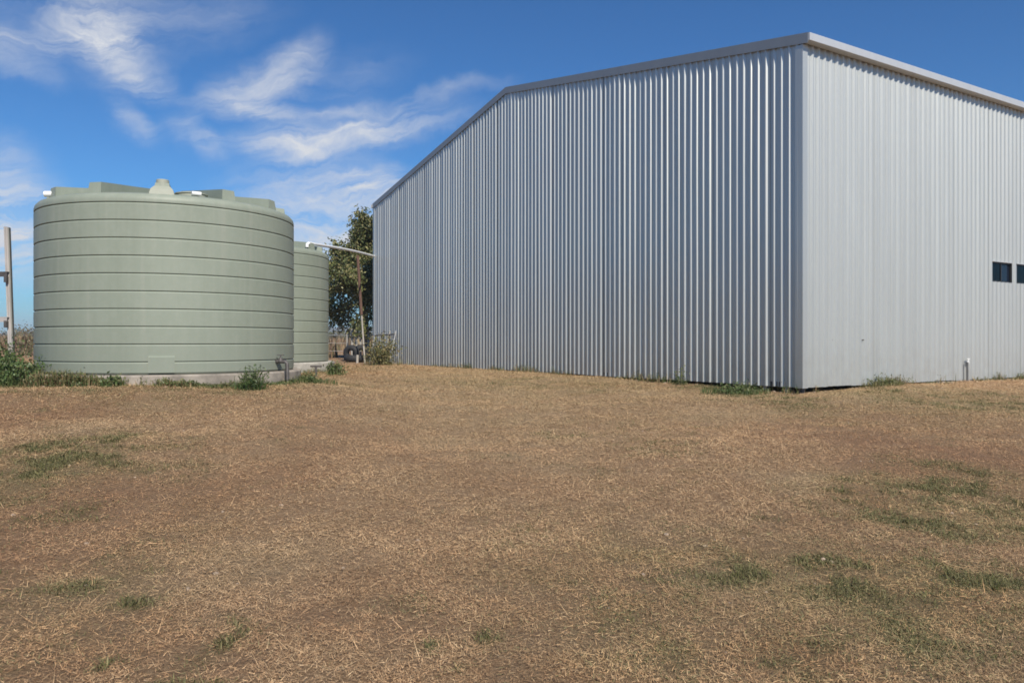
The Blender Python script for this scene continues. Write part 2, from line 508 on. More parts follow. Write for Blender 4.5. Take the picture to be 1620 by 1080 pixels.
def _hash_noise(x, y, s, seed):
    """smooth value noise in numpy"""
    rs = np.random.default_rng(seed).random((64, 64))
    u = x * s; v = y * s
    i = np.floor(u).astype(int); j = np.floor(v).astype(int)
    fu = u - i; fv = v - j
    fu = fu * fu * (3 - 2 * fu); fv = fv * fv * (3 - 2 * fv)
    a = rs[i % 64, j % 64]; b = rs[(i + 1) % 64, j % 64]; c = rs[i % 64, (j + 1) % 64]; d = rs[(i + 1) % 64, (j + 1) % 64]
    return (a * (1 - fu) + b * fu) * (1 - fv) + (c * (1 - fu) + d * fu) * fv
def fbm(x, y, s, seed, oct=4):
    t = 0; a = 0.5; n = 0
    for k in range(oct):
        t = t + a * _hash_noise(x + 17.3 * k, y - 9.1 * k, s * 2 ** k, seed + k); n += a; a *= 0.55
    return t / n
def cover(x, y):
    wx = x + 0.6 * (fbm(x, y, 2.1, 5) - .5) * np.clip(y / 4, .6, 3); wy = y + 1.0 * (fbm(x, y, 1.7, 15) - .5) * np.clip(y / 4, .6, 3)
    def total(ps):
        t = np.zeros_like(x)
        for cx, cy, rx, ry, w in ps:
            q = ((wx - cx) / rx) ** 2 + ((wy - cy) / ry) ** 2
            t = np.maximum(t, w * np.exp(-0.9 * q ** 1.3))
        return t
    spot = fbm(x, y, 4.6, 33)
    g = total(GREEN) * np.clip((spot - .38) / .20, 0.15, 1.2) + 0.30 * np.clip((fbm(x, y, 0.8, 77) - .56) / .2, 0, 1) * np.clip((spot - .45) / .2, 0, 1)
    so = total(SOIL) * (0.5 + fbm(x, y, 2.2, 51)) + 0.55 * np.clip((fbm(x, y, 0.55, 91) - .5) / .25, 0, 1)
    pa = total(PALE) * (0.5 + fbm(x, y, 1.6, 61)) + 0.5 * np.clip((fbm(x, y, 0.7, 131) - .52) / .25, 0, 1)
    ol = total(OLIVE) * np.clip(.25 + 1.5 * (fbm(x, y, 1.9, 171) - .25), .1, 1.1)
    so = so * (1 - .6 * np.clip(ol, 0, 1))
    return np.clip(g, 0, 1), np.clip(so, 0, 1), np.clip(pa, 0, 1), np.clip(ol, 0, 1)

def ground_material():
    m, nt, b = principled('mown_dry_ground')
    a = nt.nodes.new('ShaderNodeAttribute'); a.attribute_name = 'cover'
    sp = nt.nodes.new('ShaderNodeSeparateColor'); nt.links.new(a.outputs['Color'], sp.inputs[0])
    fine = nnoise(nt, 42, 6, 0.72, stretch=(1, 0.8, 1))
    mid = nnoise(nt, 6.5, 6, 0.68)
    big = nnoise(nt, 0.8, 5, 0.6)
    gap_shade = nnoise(nt, 150, 4, 0.7)
    straw = ramp(nt, fine.outputs['Fac'], [(0.28, (0.215, 0.125, 0.070)), (0.45, (0.330, 0.210, 0.120)), (0.6, (0.410, 0.280, 0.168)), (0.78, (0.50, 0.370, 0.235))]).outputs[0]
    soil = ramp(nt, mid.outputs['Fac'], [(0.3, (0.205, 0.107, 0.060)), (0.7, (0.335, 0.190, 0.110))]).outputs[0]
    def addm(s, v, lo, hi, gain):
        q = nt.nodes.new('ShaderNodeMath'); q.operation = 'MULTIPLY_ADD'; q.use_clamp = True
        nt.links.new(s, q.inputs[0]); q.inputs[1].default_value = gain
        nt.links.new(maprange(nt, v, 0.3, 0.7, lo, hi), q.inputs[2])
        return q.outputs[0]
    c = mixc(nt, addm(sp.outputs[1], mid.outputs['Fac'], 0.0, 0.42, 0.62), straw, soil)
    pale = mixc(nt, 0.55, straw, (0.44, 0.335, 0.20))
    c = mixc(nt, addm(sp.outputs[2], big.outputs['Fac'], -0.05, 0.15, 0.75), c, pale)
    green = ramp(nt, fine.outputs['Fac'], [(0.3, (0.085, 0.085, 0.034)), (0.6, (0.165, 0.152, 0.070)), (0.8, (0.27, 0.23, 0.115))]).outputs[0]
    q = nt.nodes.new('ShaderNodeMath'); q.operation = 'MULTIPLY'; q.use_clamp = True
    nt.links.new(sp.outputs[0], q.inputs[0]); nt.links.new(maprange(nt, mid.outputs['Fac'], 0.3, 0.6, 0.35, 0.95), q.inputs[1])
    c = mixc(nt, q.outputs[0], c, green)
    olive = mixc(nt, 0.62, c, (0.205, 0.178, 0.085))
    c = mixc(nt, a.outputs['Alpha'], c, olive)
    # dark flecks painted in for the shade between the straw
    c = mixc(nt, maprange(nt, gap_shade.outputs['Fac'], 0.30, 0.46, 0.42, 0.0), c, (0.085, 0.05, 0.03))
    # distant paddocks: broad bands of colour
    pad = nnoise(nt, 0.03, 4, 0.6)
    padc = ramp(nt, pad.outputs['Fac'], [(0.38, (0.22, 0.125, 0.085)), (0.5, (0.30, 0.20, 0.12)), (0.62, (0.34, 0.26, 0.14))]).outputs[0]
    g = nt.nodes.new('ShaderNodeNewGeometry')
    sx = nt.nodes.new('ShaderNodeSeparateXYZ'); nt.links.new(g.outputs['Position'], sx.inputs[0])
    c = mixc(nt, maprange(nt, sx.outputs[1], 32, 60, 0.0, 0.85), c, padc)
    nt.links.new(c, b.inputs['Base Color'])
    b.inputs['Roughness'].default_value = 0.95
    b.inputs['Specular IOR Level'].default_value = 0.1
    h = nt.nodes.new('ShaderNodeMath'); h.operation = 'MULTIPLY_ADD'
    nt.links.new(mid.outputs['Fac'], h.inputs[0]); h.inputs[1].default_value = 1.2; nt.links.new(fine.outputs['Fac'], h.inputs[2])
    bump(nt, b, h.outputs[0], 1.0, 0.05)
    return m

def grow(a, b, step, far, ratio=1.22):
    mid = list(np.arange(a, b, step))
    hi = []; p = b; s = step
    while p < far: hi.append(p); s *= ratio; p += s
    hi.append(far)
    lo = []; p = a; s = step
    while p > -far:
        s *= ratio; p -= s
        if p > -far: lo.append(p)
    lo.append(-far)
    return np.array(lo[::-1] + mid + hi)

def grid_mesh(name, xs, ys):
    X, Y = np.meshgrid(xs, ys)
    Z = gz(X, Y)
    nx, ny = len(xs), len(ys)
    co = np.stack([X, Y, Z], -1).reshape(-1, 3)
    i = np.arange(nx * ny).reshape(ny, nx)
    q = np.stack([i[:-1, :-1], i[:-1, 1:], i[1:, 1:], i[1:, :-1]], -1).reshape(-1, 4)
    return quad_mesh(name, co, q), X, Y

def quad_mesh(name, co, q, tint=None):
    me = bpy.data.meshes.new(name)
    k = q.shape[1]
    me.vertices.add(len(co)); me.vertices.foreach_set('co', co.astype(np.float32).ravel())
    me.loops.add(q.size); me.loops.foreach_set('vertex_index', q.astype(np.int32).ravel())
    me.polygons.add(len(q)); me.polygons.foreach_set('loop_start', np.arange(0, q.size, k, dtype=np.int32))
    me.update(calc_edges=True)
    if tint is not None:
        at = me.attributes.new('tint', 'FLOAT_COLOR', 'POINT')
        c4 = np.ones((len(co), 4), np.float32); c4[:, :3] = tint
        at.data.foreach_set('color', c4.ravel())
    return me

xs = grow(-11, 14, 0.11, 2780)
ys = grow(1.5, 23, 0.11, 2780)
gm, GX, GY = grid_mesh('ground', xs, ys)
g_, s_, p_, o_ = cover(GX.ravel(), GY.ravel())
at = gm.attributes.new('cover', 'FLOAT_COLOR', 'POINT')
c4 = np.stack([g_, s_, p_, o_], -1).astype(np.float32)
at.data.foreach_set('color', c4.ravel())
ground = link('ground', gm, ground_material())
gm.shade_smooth()
tag(ground, kind='structure')

# far hills: a low range
def hills():
    na, nd = 260, 14
    azs = np.linspace(-1.25, 1.25, na)
    rows = []
    prof = 0.55 * fbm(azs * 6 + 3, azs * 0 + 2, 1.0, 201, 5) + 0.45 * fbm(azs * 22 + 3, azs * 0 + 5, 1.0, 205, 4)
    for j in range(nd):
        t = j / (nd - 1)
        d = 1500 + 900 * t
        h = np.sin(math.pi * min(1, t * 1.0)) ** 0.9 * (8 + 50 * prof) * (0.85 + 0.3 * fbm(azs * 30 + t * 5, azs * 0 + t * 6, 1.0, 220, 3))
        rows.append(np.stack([np.sin(azs) * d, np.cos(azs) * d, h - 4], -1))
    co = np.concatenate(rows)
    i = np.arange(na * nd).reshape(nd, na)
    q = np.stack([i[:-1, :-1], i[:-1, 1:], i[1:, 1:], i[1:, :-1]], -1).reshape(-1, 4)
    me = quad_mesh('hills', co, q)
    o = link('hills', me, simple('forested_hills', (0.085, 0.095, 0.055), 0.95, 0, 0.4, 0.02))
    me.shade_smooth()
    tag(o, kind='structure')
hills()

# ------------------------------------------------------------------ the shed
RIB_P = 0.19
RIB_H = 0.037
Z_BOT = 0.17
EAVE = 6.86
APEX_UP = 1.97

def profile(a, b, phase=0.0, vary=0.3):
    """corners of the ribbed sheet between a and b along the wall: (distance, outward offset)"""
    pts = []
    k0 = int(math.floor((a - phase) / RIB_P)) - 1
    k1 = int(math.ceil((b - phase) / RIB_P)) + 1
    for k in range(k0, k1):
        c = phase + (k + 0.5) * RIB_P
        rr = random.Random(k * 7919 + 3)
        c += vary * rr.uniform(-.004, .004); fl = vary * rr.uniform(-.005, .006); hh = 1 + vary * rr.uniform(-.08, .06)
        for d, o in ((-0.044 - fl, 0.0), (-0.0155, RIB_H * hh), (-0.012, RIB_H * hh + .0015), (0.012, RIB_H * hh + .0015), (0.0155, RIB_H * hh), (0.044 + fl, 0.0), (0.079, 0.0), (0.083, 0.003), (0.095, 0.003 + .0004), (0.107, 0.003), (0.111, 0.0)):
            pts.append((c + d, o))
    res = []
    def at(x):
        for (x0, o0), (x1, o1) in zip(pts, pts[1:]):
            if x0 <= x <= x1:
                return o0 + (o1 - o0) * (x - x0) / max(1e-9, x1 - x0)
        return 0.0
    res.append((a, at(a)))
    res += [(x, o) for x, o in pts if a + 1e-4 < x < b - 1e-4]
    res.append((b, at(b)))
    return res, at

def sheet(origin, d, n, a, b, zb, ztop, parent, mat, holes=(), jig=0.0, phase=0.0, vary=0.3):
    prof, at = profile(a, b, phase, vary)
    xs_ = set()
    for h in holes:
        for x in (h[0], h[1]):
            if a < x < b: xs_.add(x)
    prof = sorted(prof + [(x, at(x)) for x in xs_])
    zrows = sorted({0.0, 0.33, 0.66, 1.0})
    hz = sorted({z for h in holes if h[1] > a and h[0] < b for z in (h[2], h[3])})
    tilt = random.uniform(-jig, jig)
    lean = random.uniform(-jig, jig) * 0.5
    verts = []
    idx = {}
    mid = (a + b) / 2
    cols = []
    for x, o in prof:
        zt = ztop(x)
        zs = sorted([zb + (zt - zb) * r for r in zrows] + hz)
        cols.append(zs)
    wob = {r: random.uniform(-1, 1) * jig * 0.12 for r in range(12)}
    for (x, o), zs in zip(prof, cols):
        col = []
        for r, z in enumerate(zs):
            off = o + tilt * (x - mid) + wob[r] * math.cos(3.0 * (x - mid)) + lean * 0.02
            p = origin + d * x + n * off
            col.append(len(verts)); verts.append((p.x, p.y, z))
        idx[x] = col
    faces = []
    for (x0, _), (x1, _) in zip(prof, prof[1:]):
        c0, c1 = idx[x0], idx[x1]
        for r in range(len(c0) - 1):
            zc = (verts[c0[r]][2] + verts[c0[r + 1]][2]) / 2
            xm = (x0 + x1) / 2
            if any(h[0] < xm < h[1] and h[2] < zc < h[3] for h in holes): continue
            faces.append((c0[r], c1[r], c1[r + 1], c0[r + 1]))
    me = bpy.data.meshes.new('wall_sheet')
    me.from_pydata(verts, [], faces)
    me.update()
    return link('wall_sheet', me, mat, parent)

shed = empty('metal_shed', (CORNER.x, CORNER.y, 0))
tag(shed, 'large unpainted ribbed metal shed with a low gable roof', 'shed')
slope = APEX_UP / (GABLE / 2)
def gable_top(s): return EAVE + slope * min(s, GABLE - s) + 0.02
WINS = [(6.96, 7.91, 2.50, 2.975), (8.175, 9.125, 2.50, 2.975), (9.39, 10.34, 2.50, 2.975)]

s0 = 0.0
k = 0
while s0 < GABLE - 0.01:
    s1 = min(GABLE, s0 + 4 * RIB_P)
    o = CORNER + N1 * (0.0015 * (k % 2))
    sheet(o, D1, N1, s0, s1 + (0.03 if s1 < GABLE else 0), Z_BOT + random.uniform(-.008, .008), gable_top, shed, M_ZINC, jig=0.034, vary=1.0)
    s0 = s1; k += 1
t0 = 0.0; k = 0
while t0 < LENGTH - 0.01:
    t1 = min(LENGTH, t0 + 4 * RIB_P)
    o = CORNER + N2 * (0.0015 * (k % 2))
    sheet(o, D2, N2, t0, t1 + (0.03 if t1 < LENGTH else 0), Z_BOT + random.uniform(-.006, .006), lambda t: EAVE - 0.02, shed, M_ZINC, WINS, jig=0.003)
    t0 = t1; k += 1
# the two walls that face away
FARC = CORNER + D1 * GABLE
far_side = sheet(FARC, D2, D1, 0, LENGTH, Z_BOT, lambda t: EAVE - 0.02, shed, M_ZINC); far_side.name = 'rear_side_wall'
ENDC = CORNER + D2 * LENGTH
far_end = sheet(ENDC, D1, D2, 0, GABLE, Z_BOT, gable_top, shed, M_ZINC); far_end.name = 'rear_gable_wall'

# roof slopes (ribs run down the slope)
def roof_slope(sgn):
    mb = MB()
    ov = 0.03
    e0 = 0.0 if sgn > 0 else GABLE
    ridge = GABLE / 2
    run0 = e0 - sgn * 0.10
    z0 = EAVE + 0.03 - slope * 0.10
    z1 = EAVE + 0.03 + slope * ridge
    prof, _ = profile(-ov, LENGTH + ov)
    vs = []
    for t, o in prof:
        for s, z in ((run0, z0), (ridge, z1)):
            p = CORNER + D1 * s + D2 * t
            vs.append((p.x, p.y, z + o))
    fs = [(2 * i, 2 * i + 2, 2 * i + 3, 2 * i + 1) for i in range(len(prof) - 1)]
    mb.add(vs, fs)
    return mb.build('roof_slope', M_ROOF, shed)
roof_slope(1); roof_slope(-1)
mb = MB()
for sg in (-1, 1):
    vs = []
    for t in (-0.03, LENGTH + 0.03):
        for ds, dz in ((0, 0.085), (0.22, 0.085 - 0.22 * slope), (0.22, 0.06 - 0.22 * slope)):
            p = CORNER + D1 * (GABLE / 2 + sg * ds) + D2 * t
            vs.append((p.x, p.y, EAVE + APEX_UP + dz))
    mb.add(vs, [(0, 3, 4, 1), (1, 4, 5, 2)])
mb.build('ridge_capping', M_ROOF, shed)

# barge cappings up both gables
def barge(base, nrm, sgn):
    mb = MB()
    e0 = -0.17 if sgn > 0 else GABLE + 0.10
    rid = GABLE / 2
    def zz(s): return EAVE + slope * (s if sgn > 0 else GABLE - s)
    pr = ((-0.10, 0.115), (0.055, 0.115), (0.055, -0.085), (0.048, -0.085), (0.048, 0.100))
    vs = []
    for s in (e0, rid):
        for o, dz in pr:
            p = base + D1 * s + nrm * o
            vs.append((p.x, p.y, zz(s) + dz))
    n = len(pr)
    fs = [(i, i + 1, n + i + 1, n + i) for i in range(n - 1)]
    fs += [(1, 4, 3, 2), (n + 1, n + 2, n + 3, n + 4)]
    mb.add(vs, fs)
    return mb.build('barge_capping', M_BARGE, shed)
barge(CORNER, N1, 1); barge(CORNER, N1, -1)
barge(ENDC, D2, 1); barge(ENDC, D2, -1)

# gutters
def gutter(base, nrm):
    mb = MB()
    pr = [(0.042, 0.07), (0.042, -0.072), (0.198, -0.072), (0.205, -0.066), (0.205, 0.068), (0.198, 0.078), (0.190, 0.074), (0.190, -0.063), (0.056, -0.063), (0.056, 0.07)]
    vs = []
    for t in (0.0 if nrm is N2 else -0.02, LENGTH + 0.03):
        tt = t - 0.045
        for o, dz in pr:
            p = base + D2 * tt + nrm * o
            vs.append((p.x, p.y, EAVE + dz))
    n = len(pr)
    fs = [(i, i + 1, n + i + 1, n + i) for i in range(n - 1)]
    mb.add(vs, fs)
    # stop ends
    mb.box(base + D2 * -0.048 + nrm * 0.123 + Vector((0, 0, EAVE + 0.0)), 0.004, 0.163, 0.143, D2, nrm)
    mb.box(base + D2 * (LENGTH - 0.012) + nrm * 0.123 + Vector((0, 0, EAVE + 0.0)), 0.004, 0.163, 0.143, D2, nrm)
    return mb.build('gutter', M_TRIM, shed)
gutter(CORNER, N2); gutter(FARC, D1)

# corner flashings
def corner_flashing(c, n_a, d_a, n_b, d_b):
    mb = MB()
    o = RIB_H + 0.006
    z0, z1 = Z_BOT - 0.012, EAVE - 0.10
    pa = c + d_a * 0.13 + n_a * o
    pm = c + n_a * o + n_b * o
    pb = c + d_b * 0.11 + n_b * o
    la = c + d_a * 0.13 + n_a * 0.002
    lb = c + d_b * 0.11 + n_b * 0.002
    vs = []
    for z in (z0, z1):
        for p in (la, pa, pm, pb, lb): vs.append((p.x, p.y, z))
    mb.add(vs, [(i, i + 1, i + 6, i + 5) for i in range(4)])
    return mb.build('corner_flashing', M_ZINC, shed)
corner_flashing(CORNER, N1, D1, N2, D2)
corner_flashing(FARC, N1, -D1, D1, D2)

# concrete slab edge and bottom rail behind the sheets
def slab(name, a0, a1, b0, b1, z0, z1, mat):
    mb = MB()
    vs = []
    for z in (z0, z1):
        for s, t in ((a0, b0), (a1, b0), (a1, b1), (a0, b1)):
            p = CORNER + D1 * s + D2 * t
            vs.append((p.x, p.y, z))
    mb.add(vs, [(0, 1, 2, 3), (4, 7, 6, 5), (0, 4, 5, 1), (1, 5, 6, 2), (2, 6, 7, 3), (3, 7, 4, 0)])
    return mb.build(name, mat, shed)
slab('floor_slab', 0.9, GABLE - 0.02, 0.9, LENGTH - 0.02, -0.35, 0.155, M_CONCD)
slab('slab_edge', 0.015, 0.155, 4.6, LENGTH - 0.03, -0.3, 0.150, M_CONC)
mb = MB()
for (p0, p1) in ((CORNER + D1 * .1, CORNER + D1 * (GABLE - .1)), (CORNER + D2 * .1, CORNER + D2 * (LENGTH - .1))):
    n = N1 if (p1 - p0).dot(D1) > 1 else N2
    mb.box((p0 + p1) / 2 - n * 0.035 + Vector((0, 0, 0.215)), 0.06, (p1 - p0).length, 0.09, n, (p1 - p0).normalized())
mb.build('bottom_rail', M_DARKSTEEL, shed)
# stub posts under the open corner
for s in (0.10, 0.42, 0.95, 5.1, 8.6):
    p = CORNER + D1 * s - N1 * 0.11
    mb = MB()
    mb.box((p.x, p.y, 0.02), 0.09, 0.09, 0.48, D1, N1)
    mb.build('stub_post', M_GALV if s != 0.10 else M_DARKSTEEL, shed)
# rough black inside lining: keeps the windows looking into a dark room
mb = MB()
vs = []
for z in (0.25, EAVE - 0.1):
    for s, t in ((0.3, 0.3), (GABLE - .3, 0.3), (GABLE - .3, LENGTH - .3), (0.3, LENGTH - .3)):
        p = CORNER + D1 * s + D2 * t
        vs.append((p.x, p.y, z))

# windows
glass, nt, b = principled('window_glass')
b.inputs['Base Color'].default_value = (0.42, 0.44, 0.45, 1)
b.inputs['Roughness'].default_value = 0.03
b.inputs['IOR'].default_value = 1.18
b.inputs['Transmission Weight'].default_value = 1.0
tint, nt, b = principled('tinted_glass')
b.inputs['Base Color'].default_value = (0.010, 0.016, 0.030, 1)
b.inputs['Roughness'].default_value = 0.08
b.inputs['Specular IOR Level'].default_value = 0.25
for wi, (a, b_, z0, z1) in enumerate(WINS):
    def bar(mb, ta, tb, za, zb, o0=-0.050, o1=-0.003):
        p = CORNER + D2 * ((ta + tb) / 2) + N2 * ((o0 + o1) / 2) + Vector((0, 0, (za + zb) / 2))
        mb.box(p, tb - ta, o1 - o0, zb - za, D2, N2)
    mb = MB()
    f_ = 0.028
    bar(mb, a - .01, b_ + .01, z1 - f_, z1 + .01); bar(mb, a - .01, b_ + .01, z0 - .01, z0 + f_)
    bar(mb, a - .01, a + f_, z0 + f_, z1 - f_); bar(mb, b_ - f_, b_ + .01, z0 + f_, z1 - f_)
    win = mb.build('window', M_ALU, shed)
    m_ = (a + b_) / 2 + 0.03
    mb = MB(); bar(mb, m_ - .018, m_ + .018, z0 + f_, z1 - f_, -.046, -.012); mb.build('stile', M_ALU, win)
    mb = MB(); bar(mb, a + f_, m_ - .018, z0 + f_, z1 - f_, -.030, -.026); mb.build('pane', glass, win)
    mb = MB(); bar(mb, m_ + .018, b_ - f_, z0 + f_, z1 - f_, -.040, -.036); mb.build('pane', tint if wi == 0 else glass, win)
    # head flashing, a folded strip over the opening
    mb = MB()
    bar(mb, a - .04, b_ + .04, z1 + .004, z1 + .024, 0.001, 0.036)
    mb.build('head_flashing', M_TRIM, win)

# two dark fixings low on the side wall
for t, z in ((0.87, 1.09), (1.89, 1.09)):
    p = CORNER + D2 * t + N2 * 0.012 + Vector((0, 0, z))
    mb = MB(); mb.tube([p - N2 * .012, p + N2 * .028], [.013, .011], 8)
    mb.build('bolt', M_DARKSTEEL, shed)

# ------------------------------------------------------------------ tanks
TANK_R = 2.2
TANK_H = 2.93
def make_tank(base, face, label, plate):
    root = empty('water_tank', base)
    tag(root, label, 'water tank', 'round green water tanks')
    R = TANK_R
    prof = [(0.0, 0.0), (R - 0.03, 0.0), (R - 0.005, 0.03)]
    g0, gs, ng = 0.202, 0.2826, 10
    for i in range(ng):
        z = g0 + gs * i
        if i > 0: prof += [(R, z - gs + .05), (R, z - gs * .5), (R, z - .06)]
        prof += [(R, z - 0.034), (R, z - 0.024), (R - 0.004, z - 0.018), (R - 0.019, z - 0.002), (R - 0.021, z + 0.001), (R - 0.018, z + 0.005), (R - 0.003, z + 0.009), (R, z + 0.013), (R, z + 0.025)]
    prof += [(R, 2.80), (R - 0.012, 2.845), (R - 0.05, 2.89), (R - 0.12, 2.918), (R - 0.24, 2.935)]
    mb = MB(); mb.lathe(base, prof, 128)
    body = mb.build('tank_wall', M_TANK, root, 28)
    # low conical top
    mb = MB()
    mb.lathe(base, [(R - 0.24, 2.935), (R - 0.30, 2.92), (1.2, 3.05), (0.5, 3.17), (0.42, 3.18), (0.0, 3.19)], 96)
    mb.build('tank_top', M_TANK, root, 30)
    # twelve radial ribs moulded into the top
    for i in range(12):
        a = face + math.radians(30 * i)
        u = Vector((math.cos(a), math.sin(a), 0)); v = Vector((-u.y, u.x, 0))
        vs = []
        for r, zt, w0, w1 in ((R - 0.16, 2.93, .125, .125), (R - 0.185, 3.10, .115, .105), (1.75, 3.13, .11, .095), (1.1, 3.20, .09, .07), (0.45, 3.275, .06, .04)):
            for sgn in (-1, 1):
                p = Vector(base) + u * r
                vs.append(p + v * (sgn * w1) + Vector((0, 0, zt)))
                vs.append(p + v * (sgn * w0) + Vector((0, 0, 2.88)))
        fs = []
        for j in range(4):
            o = 4 * j
            fs += [(o, o + 4, o + 5, o + 1), (o, o + 2, o + 6, o + 4), (o + 2, o + 3, o + 7, o + 6)]
        fs += [(0, 1, 3, 2), (16, 18, 19, 17)]
        mb = MB(); mb.add(vs, fs)
        mb.build('top_rib', M_TANK, root)
    # inlet hump with its cap near the rim
    a = face
    u = Vector((math.cos(a), math.sin(a), 0)); v = Vector((-u.y, u.x, 0))
    c = Vector(base) + u * (R - 0.28)
    mb = MB()
    vs = []
    for z, w, d in ((2.90, .19, .20), (2.99, .165, .18), (3.035, .125, .14), (3.045, .115, .13)):
        for i, j in ((-1, -1), (1, -1), (1, 1), (-1, 1)):
            vs.append(c + v * (i * w) + u * (j * d) + Vector((0, 0, z)))
    fs = [(4 * r + k, 4 * r + (k + 1) % 4, 4 * r + 4 + (k + 1) % 4, 4 * r + 4 + k) for r in range(3) for k in range(4)] + [(12, 13, 14, 15)]
    mb.add(vs, fs); hump = mb.build('inlet_hump', M_LID, root)
    mb = MB(); mb.lathe(c, [(0.108, 3.02), (0.098, 3.160), (0.092, 3.168), (0.0, 3.170)], 20)
    mb.build('inlet_cap', M_LID, root, 25)
    # manhole lid beside it
    c = Vector(base) + u * (R - 0.62) + v * 0.42
    mb = MB(); mb.lathe(c, [(0.25, 2.92), (0.25, 3.00), (0.265, 3.005), (0.265, 3.02), (0.16, 3.045), (0.0, 3.05)], 28)
    mb.build('manhole_lid', M_LID, root, 35)
    return root, u, v

face1 = math.atan2(-T1.y, -T1.x)                    # direction from the tank towards the camera
tank_near, u1, v1 = make_tank(T1, face1 - math.radians(4), 'big green ribbed round water tank nearest the open yard', True)
tank_far, u2, v2 = make_tank(T2, face1 + math.radians(-9), 'green water tank half hidden behind the nearer one, with a white pipe to the shed', False)

# flat moulded plate low on the near tank, interrupting the bottom groove
def tank_plate(ang0, ang1, z0, z1):
    mb = MB(); n = 10
    vs = []
    R0, R1 = TANK_R + 0.004, TANK_R + 0.030
    for i in range(n + 1):
        a = ang0 + (ang1 - ang0) * i / n
        for r, z in ((R0 - .05, z0), (R1, z0), (R1, z1 - .022), (R0 - .02, z1 + .008)):
            vs.append((T1.x + r * math.cos(a), T1.y + r * math.sin(a), T1.z + z))
    fs = []
    for i in range(n):
        for k in range(3):
            fs.append((4 * i + k, 4 * (i + 1) + k, 4 * (i + 1) + k + 1, 4 * i + k + 1))
    fs += [(0, 1, 2, 3), (4 * n + 3, 4 * n + 2, 4 * n + 1, 4 * n)]
    mb.add(vs, fs)
    mb.build('moulded_plate', M_TANK, tank_near)
tank_plate(face1 - 0.155, face1 + 0.02, 0.03, 0.30)
# outlet pipe and gate valve at its foot, towards the other tank
ao = math.radians(-15)
uo = Vector((math.cos(ao), math.sin(ao), 0))
p0 = T1 + uo * (TANK_R - .03) + Vector((0, 0, .17))
p1 = T1 + uo * (TANK_R + .19) + Vector((0, 0, .17))
mb = MB(); mb.tube([p0, p0 + (p1 - p0) * .5, p1, p1 + uo * .03 + Vector((0, 0, -.03)), Vector((p1.x, p1.y, T1.z - .2)) + uo * .04], .033, 10)
pipe = mb.build('outlet_pipe', M_DARKSTEEL, tank_near, 40)
mb = MB()
pm = p0 + (p1 - p0) * .55
mb.tube([pm, pm + Vector((0, 0, .07))], [.045, .03], 10); mb.tube([pm + Vector((0, 0, .07)), pm + Vector((0, 0, .11))], .012, 6)
mb.box(pm + Vector((0, 0, .115)), .13, .02, .015)
mb.build('gate_valve', M_DARKSTEEL, pipe, 40)
# white overflow stub at the rim, and a pipe lying over the top
au = face1 - math.radians(66)
ul = Vector((math.cos(au), math.sin(au), 0))
p = T1 + ul * (TANK_R - .22)
mb = MB(); mb.tube([p + Vector((0.06, 0, 3.006)), p + Vector((-.02, 0, 3.005)), p + Vector((-.15, -.02, 3.0))], .05, 12)
mb.build('overflow_pipe', M_PVC, tank_near, 40)
q0 = T1 + u1 * 1.90 + v1 * .44 + Vector((0, 0, 2.985)); q1 = T1 + u1 * 1.86 + v1 * .58 + Vector((0, 0, 2.985))
mb = MB(); mb.tube([q0, (q0 + q1) / 2, q1], .035, 12)
mb.build('roof_pipe', M_PVC, tank_near, 40)

# small garden tap on the foot of the far tank
a = math.atan2(-T2.y + 0, -T2.x) + 0.16
uu = Vector((math.cos(a), math.sin(a), 0))
pt = T2 + uu * (TANK_R - .02) + Vector((0, 0, .02))

# concrete pads
def pad(c, r, z0, z1, label, mat):
    mb = MB()
    mb.lathe((c.x, c.y, 0), [(0, z1), (r - .03, z1), (r, z1 - .025), (r + .01, z0)], 72)
    mb.f = [tuple(reversed(f)) for f in mb.f]
    o = mb.build('concrete_pad', mat, None, 30)
    return tag(o, label, 'slab', 'concrete pads under the tanks')
pad(T1, 2.33, 0.0, T1.z - 0.004, 'low weedy concrete pad under the near green water tank', M_PADD)
pad(T2, 2.36, 0.0, T2.z - 0.004, 'taller bare concrete pad under the rear green water tank', M_PAD)

# tap standing in front of the far pad
def small_tap():
    x, y = ground_at(500, 596)
    y = 17.9; x = (500 - 810) / F * y
    root = empty('garden_tap', (x, y, gz1(x, y)))
    tag(root, 'short dark garden tap standing before the rear tank pad', 'tap')
    z = root.location.z
    mb = MB(); mb.tube([(x, y, z - .05), (x, y, z + .25)], .025, 8); mb.build('riser', M_DARKSTEEL, root, 40)
    mb = MB(); mb.tube([(x - .13, y, z + .25), (x + .13, y, z + .25)], .022, 8); mb.build('tap_head', M_DARKSTEEL, root, 40)
small_tap()

# white PVC pipe from the far tank to the shed's eave
pts = []
P0 = Vector((-5.28, 20.2, 3.60)); P1 = Vector((-5.98, 34.6, 4.80))
for i in range(17):
    t = i / 16
    p = P0.lerp(P1, t)
    p.z += 0.05 * math.sin(math.pi * t)
    pts.append(p)
mb = MB(); mb.tube([pts[0] + Vector((-.03, -.02, -.10)), pts[0] + Vector((-.03, -.02, -.02))] + pts[:], .042, 10)
o = mb.build('pipe', M_PVC, None, 60)
tag(o, 'long white plastic pipe running from the rear tank to the shed eave', 'pipe')

